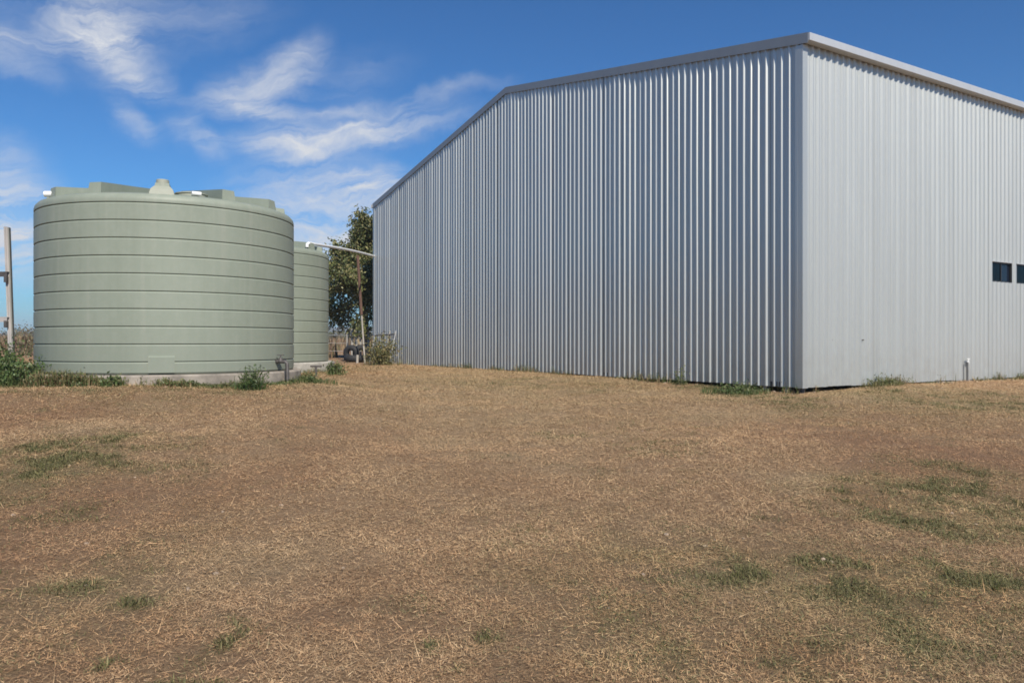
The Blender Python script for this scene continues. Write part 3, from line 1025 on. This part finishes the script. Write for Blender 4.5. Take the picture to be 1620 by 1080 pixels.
# ------------------------------------------------------------------ steel frame at the left
def steel_frame():
    Y = 13.6
    x0 = (14 - 810) / F * Y
    zb = gz1(x0, Y)
    root = empty('steel_frame', (x0, Y, zb))
    tag(root, 'weathered steel frame of posts and rails rising from a leafy shrub', 'frame')
    up = Vector((-0.035, 0, 1)).normalized()
    ztop = EYE + 181 / F * Y
    def post(x, y):
        base = Vector((x, y, zb - .1)); h = (ztop - zb + .1)
        c = base + up * (h / 2)
        mb = MB()
        side = Vector((1, 0.25, 0)).normalized(); dep = Vector((-side.y, side.x, 0))
        mb.box(c + dep * -.002, (.010), .085, h, side, dep, up)                        # web
        mb.box(c + side * -.016 + dep * -.047, .026, .010, h, side, dep, up)       # flange halves
        mb.box(c + side * .016 + dep * -.047, .026, .010, h, side, dep, up)
        mb.box(c + dep * .046, .062, .010, h, side, dep, up)
        mb.build('post', M_GALVP, root)
        mb = MB(); mb.box(c + side * .040 + dep * -.01, .022, .09, h - .02, side, dep, up)  # added strip; its dark colour stands in for the post's shaded side
        mb.build('shaded_side_strip', M_SHADED_SIDE, root)
    post(x0 + .06, Y); post(x0 - 2.4, Y + .3)
    for py in (430, 501):
        z = EYE + (540 - py) / F * Y
        mb = MB()
        a = Vector((x0 - 2.4, Y + .22, z)); b = Vector((x0 + .04, Y - .08, z - .01))
        d = (b - a).normalized(); n = Vector((-d.y, d.x, 0))
        mb.box((a + b) / 2, (b - a).length, .06, .012, d, n)
        mb.box((a + b) / 2 + n * -.027 + Vector((0, 0, -.045)), (b - a).length, .006, .075, d, n)
        r = mb.build('rail', M_DARKSTEEL if py == 430 else M_GALVP, root)
        mb = MB(); mb.box(b + Vector((-.03, -.012, -.12)), .05, .05, .12); mb.build('bracket', M_DARKSTEEL, r)
steel_frame()

# standing tap by the side wall
def wall_tap():
    t = 5.72
    p = CORNER + D2 * t + N2 * .10
    z = gz1(p.x, p.y)
    root = empty('standpipe', (p.x, p.y, z))
    tag(root, 'short grey standpipe with a small white tap against the side wall', 'standpipe')
    mb = MB(); mb.box((p.x, p.y, z + .20), .036, .036, .50, D2, N2); mb.build('post', M_STAND, root)
    q = Vector((p.x, p.y, z + .47)) + D2 * .05
    mb = MB(); mb.tube([Vector((p.x, p.y, z + .40)), Vector((p.x, p.y, z + .47)), q, q + Vector((0, 0, -.05))], .016, 8)
    mb.tube([q + Vector((0, 0, .0)), q + Vector((0, 0, .05))], .012, 6); mb.box(q + Vector((0, 0, .055)), .06, .02, .02)
    mb.build('tap', M_PVC, root, 40)
wall_tap()

# ------------------------------------------------------------------ foliage builders
def leaf_quads(P, D, Nn, ln, wd):
    """pointed leaves: P base, D direction, Nn normal -> verts, quads"""
    S = np.cross(D, Nn); S /= np.linalg.norm(S, axis=1, keepdims=True) + 1e-9
    ln = ln[:, None]; wd = wd[:, None]
    a = P; b = P + D * ln * .45 + S * wd * .5 + Nn * ln * .04; c = P + D * ln - Nn * ln * .06; d = P + D * ln * .45 - S * wd * .5 + Nn * ln * .04
    co = np.stack([a, b, c, d], 1).reshape(-1, 3)
    q = np.arange(len(co)).reshape(-1, 4)
    return co, q
def rand_dirs(n, rng, up=0.0):
    d = rng.normal(size=(n, 3)); d[:, 2] += up
    return d / np.linalg.norm(d, axis=1, keepdims=True)
def pick(pal, n, rng, jit=0.15):
    pal = np.array(pal)
    c = pal[rng.integers(0, len(pal), n)] * (1 + rng.normal(size=(n, 1)) * jit)
    return np.clip(c, 0.005, 1)

def leaf_object(name, P, rng, ln, wd, pal, parent=None, up=0.0, mat=None, droop=None):
    n = len(P)
    D = rand_dirs(n, rng, up)
    if droop: D[:, 2] -= droop; D /= np.linalg.norm(D, axis=1, keepdims=True)
    Nn = rand_dirs(n, rng, 0.6)
    Nn -= D * (Nn * D).sum(1, keepdims=True); Nn /= np.linalg.norm(Nn, axis=1, keepdims=True) + 1e-9
    co, q = leaf_quads(P, D, Nn, rng.uniform(*ln, n), rng.uniform(*wd, n))
    me = quad_mesh(name, co, q, np.repeat(pick(pal, n, rng), 4, 0))
    return link(name, me, mat or M_LEAF, parent)

def blade_object(name, P, rng, h, w, pal, parent=None, lean=0.5, mat=None, hs=None):
    """upright grass blades, bent once"""
    n = len(P)
    a = rng.uniform(0, 2 * math.pi, n); D = np.stack([np.cos(a), np.sin(a), np.zeros(n)], -1)
    S = np.stack([-D[:, 1], D[:, 0], np.zeros(n)], -1)
    hh = (rng.uniform(*h, n) * (1 if hs is None else hs))[:, None]; ww = rng.uniform(*w, n)[:, None]; le = (rng.random(n)[:, None] ** 1.3) * lean
    U = np.array([[0, 0, 1.0]])
    m = P + U * hh * .6 + D * hh * le * .35; t = P + U * hh * (1 - le * .35) + D * hh * le
    co = np.stack([P - S * ww * .5, P + S * ww * .5, m + S * ww * .4, m - S * ww * .4, t], 1).reshape(-1, 3)
    b = np.arange(n)[:, None] * 5
    q = np.concatenate([b + np.array([[0, 1, 2, 3]]), b + np.array([[3, 2, 4, 4]])])
    f = np.concatenate([b + np.array([[0, 1, 2]]), b + np.array([[0, 2, 3]]), b + np.array([[3, 2, 4]])])
    me = quad_mesh(name, co, f, np.repeat(pick(pal, n, rng), 5, 0))
    return link(name, me, mat or M_GRASS, parent)

PAL_WEED = [(.075, .115, .035), (.10, .145, .045), (.055, .09, .028), (.14, .17, .06), (.17, .17, .075)]
PAL_DARK = [(.045, .08, .022), (.07, .115, .03), (.035, .06, .018), (.10, .14, .04)]
PAL_OLIVE = [(.14, .14, .05), (.20, .19, .075), (.10, .11, .04), (.26, .22, .10), (.30, .24, .12)]
PAL_DRY = [(.34, .24, .13), (.27, .17, .09), (.42, .31, .18), (.22, .14, .08), (.25, .19, .09)]

def shrub(name, label, cat, x, y, rx, ry, h, n, ln, wd, pal, stems=12, group=None, seed=1, grass=0, gpal=None, shape=1.0):
    rng = np.random.default_rng(seed)
    z = gz1(x, y)
    root = empty(name, (x, y, z))
    tag(root, label, cat, group)
    mb = MB()
    tips = []
    for i in range(stems):
        a = rng.uniform(0, 2 * math.pi); r = math.sqrt(rng.random())
        bx, by = x + .35 * rx * r * math.cos(a), y + .35 * ry * r * math.sin(a)
        tx, ty = x + rx * r * math.cos(a), y + ry * r * math.sin(a)
        th = h * (1 - .55 * r ** 2 * shape) * rng.uniform(.55, 1.05)
        zb = gz1(bx, by)
        pm = Vector(((bx + tx) / 2, (by + ty) / 2, zb + th * .6)); tp = Vector((tx, ty, zb + th))
        mb.tube([(bx, by, zb - .03), pm, tp], [.008 + .004 * h, .006 + .002 * h, .003], 5)
        tips.append((Vector((bx, by, zb)), pm, tp))
    mb.build('stems', simple('weed_stem_' + name, (.14, .15, .07), .8), root)
    P = []
    for i in range(n):
        b0, pm, tp = tips[rng.integers(0, len(tips))]
        t = rng.uniform(.12, 1.02)
        p = b0.lerp(pm, t * 2) if t < .5 else pm.lerp(tp, t * 2 - 1)
        sp = .12 * h + .03
        P.append((p.x + rng.normal() * sp, p.y + rng.normal() * sp, max(z - .02, p.z + rng.normal() * sp * .7)))
    lo = leaf_object('leaves', np.array(P), rng, ln, wd, pal, root, .3)
    if grass:
        a = rng.uniform(0, 2 * math.pi, grass); r = np.sqrt(rng.random(grass)) * 1.25
        gx = x + rx * r * np.cos(a); gy = y + ry * r * np.sin(a)
        blade_object('grass_blades', np.stack([gx, gy, gz(gx, gy)], -1), rng, (.08, .08 + .35 * h), (.006, .014), gpal or PAL_WEED, root)
    for o_ in root.children:
        if o_.name.startswith(('grass_blades', 'leaves')): o_['kind'] = 'stuff'
    return root

def at(px, Y): return (px - 810) / F * Y
# left corner: dense leafy shrub under the frame
shrub('leafy_shrub', 'dense bright green leafy shrub around the foot of the steel frame', 'shrub', at(18, 12.6), 12.7, .72, .5, .46, 2900, (.03, .075), (.02, .042), PAL_WEED[:4] + PAL_DARK[1:2], 40, seed=3, grass=300, shape=.8)
shrub('dark_shrub', 'taller dark green shrub climbing the steel post', 'shrub', at(4, 13.3), 13.25, .32, .26, .66, 1200, (.03, .075), (.02, .042), PAL_DARK, 24, seed=4, shape=.4)
G_W = 'weeds growing along the tank pads'
shrub('weed_clump', 'small broad-leaved green weed on the near pad edge', 'weed', at(172, 11.75), 11.85, .17, .12, .20, 260, (.03, .07), (.02, .045), PAL_WEED, 12, G_W, 5, 60)
shrub('weed_clump', 'tall dark green tufted weed at the near pad, beside the rear tank', 'weed', at(403, 12.6), 12.45, .22, .15, .36, 620, (.04, .11), (.008, .02), PAL_DARK + PAL_WEED[:1], 26, G_W, 6, 160, PAL_DARK)
shrub('weed_clump', 'greyish straggly weed standing against the near tank wall', 'weed', at(117, 12.2), 12.35, .07, .06, .34, 40, (.03, .06), (.012, .025), [(.06, .065, .05), (.09, .09, .07)], 4, G_W, 7)
shrub('weed_clump', 'green weed at the outer corner of the rear tank pad', 'weed', at(529, 18.6), 18.8, .18, .2, .34, 420, (.05, .11), (.02, .04), PAL_WEED, 16, G_W, 8, 100)
shrub('weed_clump', 'low green weed between the outlet valve and the rear pad', 'weed', at(492, 14.2), 14.0, .42, .2, .17, 420, (.03, .08), (.01, .025), PAL_WEED, 24, G_W, 9, 300)
G_S = 'weeds growing along the shed foot'
shrub('weed_clump', 'wide low green weed patch beside the open shed corner', 'weed', at(1160, 15.4), 15.25, .55, .35, .22, 1100, (.03, .09), (.012, .03), PAL_WEED, 40, G_S, 10, 500)
shrub('weed_clump', 'single thin upright weed against the gable sheets', 'weed', at(1077, 17.1), 17.2, .13, .1, .40, 150, (.03, .07), (.015, .03), PAL_WEED + PAL_OLIVE[:1], 7, G_S, 11, 60)
shrub('weed_clump', 'olive weed clump along the side wall near the corner', 'weed', at(1393, 16.1), 16.1, .42, .2, .24, 480, (.03, .08), (.01, .025), PAL_OLIVE[:3] + PAL_WEED[:2], 26, G_S, 12, 320, PAL_OLIVE)
shrub('olive_bush', 'straggly yellow-green bush at the far end of the gable wall', 'bush', at(605, 29.5), 29.6, .62, .5, 1.15, 1500, (.06, .14), (.03, .07), PAL_OLIVE, 40, seed=13, grass=300, gpal=PAL_OLIVE, shape=.7)

# ------------------------------------------------------------------ tree
def tree():
    rng = np.random.default_rng(42)
    Y = 37.2
    x = at(579, Y); z = gz1(x, Y)
    root = empty('gum_tree', (x, Y, z))
    tag(root, 'tall olive green leafy tree behind the shed and rear tank', 'tree')
    mb = MB()
    top = 6.35
    main = [(x + .05 * math.sin(h * 1.3) - .10 * h * .35, Y + .06 * math.cos(h), z + h) for h in np.linspace(-.2, top - .7, 12)]
    mb.tube(main, list(np.linspace(.19, .025, 12)), 9)
    mb.build('trunk', M_BARK, root, 60)
    centers = []
    def limb(p, d, ln, r, depth):
        pts = [Vector(p)]
        d = Vector(d).normalized()
        for k in range(4):
            d = (d + Vector(rng.normal(size=3)) * .18 + Vector((0, 0, .10))).normalized()
            pts.append(pts[-1] + d * ln / 4)
        mbl.tube(pts, [r, r * .8, r * .6, r * .45, r * .25], 6, cap=False)
        for q in pts[2:]: centers.append((q, depth))
        if depth < 2:
            for k in range(3):
                q = pts[2 + k % 3]
                nd = (d + Vector(rng.normal(size=3)) * .75).normalized()
                limb(q, nd, ln * .55, r * .5, depth + 1)
    for i in range(17):
        h = 0.75 + (top - 1.5) * (i / 16)
        k = min(11, max(0, int((h + .2) / (top - .5) * 11)))
        a = i * 2.4 + rng.uniform(-.4, .4)
        f = h / top
        reach = (2.3 * (1 - f) ** .55 + .25) * rng.uniform(.75, 1.1)
        mbl = MB()
        limb(main[k], (math.cos(a), math.sin(a), .45 + .5 * f), reach, .05 * (1 - f) + .015, 0)
        mbl.build('limb', M_BARK, root, 60)
    P = []; S = []
    n = 30000
    for i in range(n):
        q, dep = centers[rng.integers(0, len(centers))]
        s = .20 if dep == 2 else .14
        P.append((q.x + rng.normal() * s, q.y + rng.normal() * s, q.z + rng.normal() * s * .9))
    pal = [(.10, .125, .040), (.13, .15, .05), (.07, .09, .032), (.18, .185, .07), (.24, .225, .09), (.10, .125, .05), (.29, .26, .12)]
    leaf_object('crown', np.array(P), rng, (.11, .22), (.055, .10), pal, root, 0, None, .5)['kind'] = 'stuff'
tree()

# leaning pole, pale below and rusty above
def pole():
    Y = 32.5
    a = Vector((at(577.5, Y), Y, gz1(at(577.5, Y), Y) - .15)); 
    def P(px, py): return Vector((at(px, Y), Y, EYE + (540 - py) / F * Y))
    root = empty('leaning_pole', (a.x, a.y, a.z + .15))
    tag(root, 'tall leaning pole, pale below and rusty above, before the tree', 'pole')
    m = P(571.5, 488)
    mb = MB(); mb.tube([a, m], .034, 8); mb.build('lower_pole', M_PALEPOST, root, 40)
    mb = MB(); mb.tube([m - (m - a).normalized() * .25 + Vector((0, -.03, 0)), P(566, 404) + Vector((0, -.03, 0))], .058, 8)
    r = mb.build('upper_pole', M_RUST, root, 40); r['label'] = 'rusty red-brown upper length of the pole'
pole()

# old tyres heaped by the pole
def tyre(c, axis, R, r, label):
    me_v = MB()
    ax = Vector(axis).normalized(); u = ax.orthogonal().normalized(); v = ax.cross(u)
    n, m = 28, 12
    vs = []
    for i in range(n):
        a = 2 * math.pi * i / n
        rad = u * math.cos(a) + v * math.sin(a)
        for k in range(m):
            b = 2 * math.pi * k / m
            sq = 1.0 / max(abs(math.cos(b)), abs(math.sin(b))) ** .5
            lug = 1 + (.05 if (i % 2 and math.cos(b) > .5) else 0)
            vs.append(Vector(c) + rad * (R - r + r * .9 * math.cos(b) * sq * lug) + ax * (r * 1.05 * math.sin(b) * sq))
    fs = [(i * m + k, ((i + 1) % n) * m + k, ((i + 1) % n) * m + (k + 1) % m, i * m + (k + 1) % m) for i in range(n) for k in range(m)]
    me_v.add(vs, fs)
    o = me_v.build('old_tyre', M_TYRE, None, 50)
    return tag(o, label, 'tyre', 'old black tyres dumped by the fence')
gt = gz1(-7.0, 33.6)
tyre((at(556, 33.6), 33.6, gt + .36), (.25, 1, .12), .37, .13, 'old black tyre standing upright beside the leaning pole')
tyre((at(571, 34.2), 34.2, gt + .36), (-.45, 1, .1), .38, .14, 'old black tyre leaning half hidden behind the pole')
tyre((at(561, 33.05), 33.05, gt + .14), (0.05, .05, 1), .46, .13, 'old black tyre lying flat before the upright tyres')

# short pale pegs and a wire fence behind
def fence():
    Y = 34.6
    xs_ = [at(p, Y) for p in (470, 500, 549, 557, 564, 571, 583, 640)]
    root = empty('wire_fence', (xs_[2], Y, gz1(xs_[2], Y)))
    tag(root, 'old wire fence with pale split posts beyond the tyres', 'fence')
    for i, x in enumerate(xs_):
        z = gz1(x, Y); h = 1.38 + .14 * math.sin(i * 2.3)
        mb = MB(); mb.tube([(x, Y, z - .1), (x + .02 * math.sin(i), Y, z + h)], .045 if i not in (2, 3, 4) else .055, 7)
        mb.build('fence_post', M_PALEPOST, root, 40)
    for k, h in enumerate((.45, .8, 1.15)):
        mb = MB(); mb.tube([(x, Y - .05, gz1(x, Y) + h) for x in xs_], .006, 5); mb.build('wire', M_GALV, root)
fence()
def peg(px, Y, h, label):
    x = at(px, Y); z = gz1(x, Y)
    mb = MB(); mb.tube([(x, Y, z - .1), (x + .015, Y, z + h)], .05, 8)
    o = mb.build('peg', M_PALEPOST, None, 40); tag(o, label, 'peg')
peg(565, 32.2, .34, 'short pale wooden peg in front of the black tyres')

# pipe gate leaning against the end of the gable wall
def gate():
    s0_, s1_ = 18.9, 21.0
    root_p = CORNER + D1 * 20.0 + N1 * .45
    z = gz1(root_p.x, root_p.y)
    root = empty('pipe_gate', (root_p.x, root_p.y, z))
    tag(root, 'rusted pipe gate propped against the gable behind the olive bush', 'gate')
    def Q(s, h): 
        p = CORNER + D1 * s + N1 * (.50 - .22 * h)
        return Vector((p.x, p.y, z + h))
    for s in (s0_, 19.5, s1_):
        mb = MB(); mb.tube([Q(s, -.02), Q(s, 1.32 if s != s1_ else 1.2)], .028, 8)
        mb.build('upright', M_PALEPOST if s == 19.5 else M_GALV, root, 40)
    for h in (1.18, .62):
        mb = MB(); mb.tube([Q(s0_, h), Q(s1_, h - .04)], .026, 8); mb.build('rail', M_DARKSTEEL, root, 40)
    mb = MB(); mb.tube([Q(s0_, .1), Q(19.5, 1.15)], .016, 6); mb.build('brace', M_RUST, root, 40)
gate()

# ------------------------------------------------------------------ dry straw and green grass on the ground
def scatter(n, y0, y1, power, rng, side=.74, pad_=.8):
    """random places on the open ground in front of the buildings, denser close by"""
    u = rng.random(n)
    e = 2 - power
    y = (y0 ** e + u * (y1 ** e - y0 ** e)) ** (1 / e)
    x = (rng.random(n) * 2 - 1) * (side * y + pad_)
    rel = np.stack([x - CORNER.x, y - CORNER.y], -1)
    in_shed = (rel @ np.array([D1.x, D1.y]) > -.02) & (rel @ np.array([D2.x, D2.y]) > -.02)
    t1 = np.hypot(x - T1.x, y - T1.y) < 2.36
    t2 = np.hypot(x - T2.x, y - T2.y) < 2.38
    ok = ~(in_shed | t1 | t2)
    return x[ok], y[ok]

def straw():
    rng = np.random.default_rng(5)
    x, y = scatter(2050000, 2.3, 30.0, 1.45, rng)
    g, so, pa, ol = cover(x, y)
    tuft = np.clip((fbm(x, y, 4.5, 700, 4) - .30) / .2, .35, 1)
    keep = rng.random(len(x)) < np.clip((1.1 - .95 * so - .2 * g + .2 * pa), .14, 1) * tuft
    x, y, g, so, pa, ol = (v[keep] for v in (x, y, g, so, pa, ol))
    n = len(x)
    sc_ = np.clip(y / 3.6, 1, 7) ** .6
    ln = rng.uniform(.011, .037, n) * (1 + (rng.random(n) < .03) * 2.4) * sc_ ** .6
    wd = rng.uniform(.0014, .0031, n) * sc_
    a = rng.uniform(0, 2 * math.pi, n)
    pitch = rng.normal(size=n) * .25 + .12
    stand = rng.random(n) < .10
    pitch = np.where(stand, rng.uniform(.5, 1.2, n), pitch)
    ln = np.where(stand, ln * .7, ln)
    D = np.stack([np.cos(a) * np.cos(pitch), np.sin(a) * np.cos(pitch), np.sin(pitch)], -1)
    S = np.stack([-np.sin(a), np.cos(a), rng.normal(size=n) * .35], -1)
    P = np.stack([x, y, gz(x, y) + np.where(stand, 0, rng.random(n) ** 1.5 * .016 * sc_ ** .4)], -1)
    B = D * ln[:, None]; W = S * wd[:, None] * .5
    co = np.stack([P - W, P + W, P + B], 1).reshape(-1, 3)
    pal = np.array([(.475, .322, .180), (.425, .275, .148), (.365, .222, .118), (.525, .380, .222), (.295, .172, .090), (.445, .285, .158)])
    pr = rng.random(n)
    idx = np.digitize(pr, [.24, .52, .74, .82, .93])
    col = pal[idx]
    col = col * (1 + rng.normal(size=(n, 1)) * .13) * (1.10 + .75 * (fbm(x, y, 2.6, 810, 4) - .5) + .35 * (fbm(x, y, 11.0, 820, 2) - .5))[:, None]
    col = np.where(rng.random((n, 1)) < .05, np.array([[.085, .052, .032]]), col)
    red = np.clip(so * .9, 0, 1)[:, None]
    col = col * (1 - red) + red * col * np.array([[.86, .70, .62]])
    lift = (pa * .35)[:, None]
    col = col * (1 - lift) + lift * np.array([[.46, .35, .21]])
    oo = (ol * .62)[:, None]
    col = col * (1 - oo) + oo * col * np.array([[.80, .88, .64]])
    gm_ = (rng.random(n) < g * .75 + ol * .22)[:, None]
    col = np.where(gm_, np.array([[.20, .185, .085]]) * (1 + rng.normal(size=(n, 1)) * .2), col)
    col = np.clip(col, .01, .9)
    me = quad_mesh('dry_grass', co, np.arange(3 * n).reshape(-1, 3), np.repeat(col, 3, 0))
    o = link('dry_grass', me, M_STRAW)
    tag(o, 'mown dry straw-coloured grass lying over the yard', 'grass', kind='stuff')
straw()

def greens():
    rng = np.random.default_rng(6)
    x, y = scatter(1300000, 2.3, 22.0, 1.35, rng)
    g, so, pa, ol = cover(x, y)
    g = np.maximum(g, .0 + .22 * ol)
    keep = rng.random(len(x)) < np.clip((g - .05) * .55, .003, .6)
    x, y, g = x[keep], y[keep], g[keep]
    n = len(x)
    sc_ = np.clip(y / 3.6, 1, 4) ** .55
    P = np.stack([x, y, gz(x, y) - .004], -1)
    a = rng.uniform(0, 2 * math.pi, n); D = np.stack([np.cos(a), np.sin(a), np.zeros(n)], -1)
    S = np.stack([-D[:, 1], D[:, 0], np.zeros(n)], -1)
    hh = (rng.uniform(.010, .036, n) * (.6 + .9 * g) * sc_ ** .4)[:, None]; ww = (rng.uniform(.002, .0045, n) * sc_)[:, None]
    le = rng.uniform(.3, 1.6, n)[:, None]
    U = np.array([[0, 0, 1.0]])
    m = P + U * hh * .6 + D * hh * le * .4; t = P + U * hh * .8 + D * hh * le
    co = np.stack([P - S * ww * .5, P + S * ww * .5, m + S * ww * .4, m - S * ww * .4, t], 1).reshape(-1, 3)
    b = np.arange(n)[:, None] * 5
    f = np.concatenate([b + np.array([[0, 1, 2]]), b + np.array([[0, 2, 3]]), b + np.array([[3, 2, 4]])])
    pal = [(.130, .125, .044), (.160, .150, .058), (.105, .110, .036), (.22, .19, .088), (.085, .088, .030), (.18, .165, .068)]
    col = pick(pal, n, rng, .18)
    me = quad_mesh('green_grass', co, f, np.repeat(col, 5, 0))
    o = link('green_grass', me, M_GRASS)
    tag(o, 'short green grass patches surviving in the dry yard', 'grass', kind='stuff')
greens()

# weeds fringing the pads and the shed foot
def fringe():
    rng = np.random.default_rng(8)
    P = []; H = []
    def ring(c, r, a0, a1, n, w):
        a = rng.uniform(a0, a1, n); rr = r + np.abs(rng.normal(size=n)) * w
        return np.stack([c.x + rr * np.cos(a), c.y + rr * np.sin(a)], -1)
    xy = [ring(T1, 2.37, face1 - 1.7, face1 + 1.5, 15000, .15), ring(T2, 2.40, face1 - .3, face1 + 1.4, 700, .08)]
    s = rng.random(2600) ** 1.0 * 21; o = np.abs(rng.normal(size=2600)) * .12 + .03
    pts = np.array([[CORNER.x, CORNER.y]]) + s[:, None] * np.array([[D1.x, D1.y]]) + o[:, None] * np.array([[N1.x, N1.y]])
    xy.append(pts[fbm(pts[:, 0], pts[:, 1], .9, 300) > .45])
    s = rng.random(2600) * 12 + .25; o = np.abs(rng.normal(size=2600)) * .13 + .05
    pts = np.array([[CORNER.x, CORNER.y]]) + s[:, None] * np.array([[D2.x, D2.y]]) + o[:, None] * np.array([[N2.x, N2.y]])
    xy.append(pts[fbm(pts[:, 0], pts[:, 1], .9, 310) > .42])
    xy = np.concatenate(xy)
    keep = fbm(xy[:, 0], xy[:, 1], 1.9, 320) > .38
    xy = xy[keep]
    P = np.stack([xy[:, 0], xy[:, 1], gz(xy[:, 0], xy[:, 1]) - .01], -1)
    hs = np.clip((fbm(xy[:, 0], xy[:, 1], 2.3, 333) - .25) * 3.0, .25, 1.7)
    o = blade_object('weeds', P, rng, (.04, .25), (.005, .014), PAL_WEED[:3] + PAL_OLIVE + PAL_DRY[:4], None, 1.3, None, hs)
    tag(o, 'low green and straw weeds fringing the pads and shed foot', 'weeds', kind='stuff')
    k = rng.random(len(xy)) < .8
    Q = P[k].copy(); Q[:, 2] += rng.random(k.sum()) ** 1.4 * .17 * hs[k] + .01
    Q[:, :2] += rng.normal(size=(k.sum(), 2)) * .02
    o = leaf_object('weed_leaves', Q, rng, (.02, .06), (.010, .026), PAL_WEED + PAL_OLIVE[:3], None, .3)
    tag(o, 'small leaves of the weeds along the pads and shed foot', 'weeds', kind='stuff')
fringe()

# loose stones and clods along the walls
def stones():
    rng = np.random.default_rng(18)
    mb = MB()
    ico = [(0, 0, 1), (.89, 0, .45), (.28, .85, .45), (-.72, .53, .45), (-.72, -.53, .45), (.28, -.85, .45), (.72, .53, -.45), (-.28, .85, -.45), (-.89, 0, -.45), (-.28, -.85, -.45), (.72, -.53, -.45), (0, 0, -1)]
    fc = [(0, 1, 2), (0, 2, 3), (0, 3, 4), (0, 4, 5), (0, 5, 1), (1, 6, 2), (2, 7, 3), (3, 8, 4), (4, 9, 5), (5, 10, 1), (2, 6, 7), (3, 7, 8), (4, 8, 9), (5, 9, 10), (1, 10, 6), (11, 7, 6), (11, 8, 7), (11, 9, 8), (11, 10, 9), (11, 6, 10)]
    pos = []
    for i in range(70):
        s = rng.random() ** 1.6 * 20; p = CORNER + D1 * s + N1 * (abs(rng.normal()) * .16 - .03); pos.append((p.x, p.y))
    for i in range(60):
        s = rng.random() * 10 + .1; p = CORNER + D2 * s + N2 * (abs(rng.normal()) * .16 - .02); pos.append((p.x, p.y))
    for i in range(60):
        a = rng.uniform(face1 - 1.5, face1 + 1.5); r = 2.36 + abs(rng.normal()) * .15; pos.append((T1.x + r * math.cos(a), T1.y + r * math.sin(a)))
    for i in range(90):
        y = rng.uniform(3.2, 12); pos.append((rng.uniform(-.7, .7) * y, y))
    for i, (x, y) in enumerate(pos):
        r = rng.uniform(.008, .032) * (1 if i < 190 else .5)
        a = rng.uniform(0, 6.28); sx, sy, sz = rng.uniform(.7, 1.4, 3)
        z = gz1(x, y) + r * .2
        mb.add([(x + r * sx * (vx * math.cos(a) - vy * math.sin(a)), y + r * sy * (vx * math.sin(a) + vy * math.cos(a)), z + r * .7 * sz * vz) for vx, vy, vz in ico], fc)
    o = mb.build('gravel', simple('stony_clods', (.33, .25, .18), .95, 0, .45, 18), None)
    tag(o, 'loose stones and clods scattered along the walls and yard', 'gravel', kind='stuff')
stones()

# dry scrub in the paddocks behind
def scrub():
    rng = np.random.default_rng(9)
    n = 26000
    y = rng.uniform(37, 95, n)
    x = rng.uniform(-.78, -.10, n) * y
    m = fbm(x, y, .16, 400) 
    keep = m > .46
    x, y, m = x[keep], y[keep], m[keep]
    P = np.stack([x, y, gz(x, y)], -1)
    o = blade_object('dry_scrub', P, rng, (.35, 1.15), (.03, .08), [(.20, .12, .08), (.26, .17, .10), (.15, .11, .07), (.30, .22, .12), (.13, .12, .06)], None, .7, M_STRAW)
    tag(o, 'brown dry scrub and tall grass in the paddock beyond', 'scrub', kind='stuff')
    n = 30000
    y = rng.uniform(115, 260, n); x = rng.uniform(-.85, .1, n) * y
    m = fbm(x, y, .035, 410); keep = m > .55
    x, y, m = x[keep], y[keep], m[keep]
    hgt = np.clip((m - .55) / .2, 0, 1) * 3.6 + .5
    P = np.stack([x, y, gz(x, y) + hgt * rng.random(len(x))], -1)
    o = leaf_object('treeline', P, rng, (.4, .9), (.25, .55), [(.08, .085, .045), (.11, .10, .06), (.06, .065, .035), (.14, .12, .08)], None)
    tag(o, 'low dull treeline across the far paddocks', 'trees', kind='stuff')
scrub()
for i, (px, Y, h, lab) in enumerate(((36, 34, 1.75, 'bare brown shrub just beyond the near tank edge'), (27, 42, 1.9, 'grey twiggy shrub seen past the steel post'), (47, 47, 2.3, 'wispy dead shrub standing highest on the paddock line'))):
    shrub('dry_shrub', lab, 'shrub', at(px, Y), Y, .9, .7, h * .74, 420, (.08, .2), (.03, .07), [(.16, .12, .08), (.22, .16, .10), (.12, .10, .06), (.17, .15, .07)], 26, 'dead shrubs in the paddock', 60 + i, shape=.6)

# ------------------------------------------------------------------ haze
def haze():
    mb = MB()
    z0, z1 = -6.0, 64.0
    mb.box((0, 0, (z0 + z1) / 2), 5600, 5600, z1 - z0)
    m = bpy.data.materials.new('haze_air'); m.use_nodes = True
    nt = m.node_tree; nt.nodes.clear()
    o = nt.nodes.new('ShaderNodeOutputMaterial'); v = nt.nodes.new('ShaderNodeVolumePrincipled')
    v.inputs['Color'].default_value = (0.70, 0.78, 0.90, 1)
    v.inputs['Density'].default_value = 0.00046
    v.inputs['Anisotropy'].default_value = 0.0
    nt.links.new(v.outputs[0], o.inputs['Volume'])
    ob = mb.build('haze', m)
    tag(ob, kind='stuff')
haze()
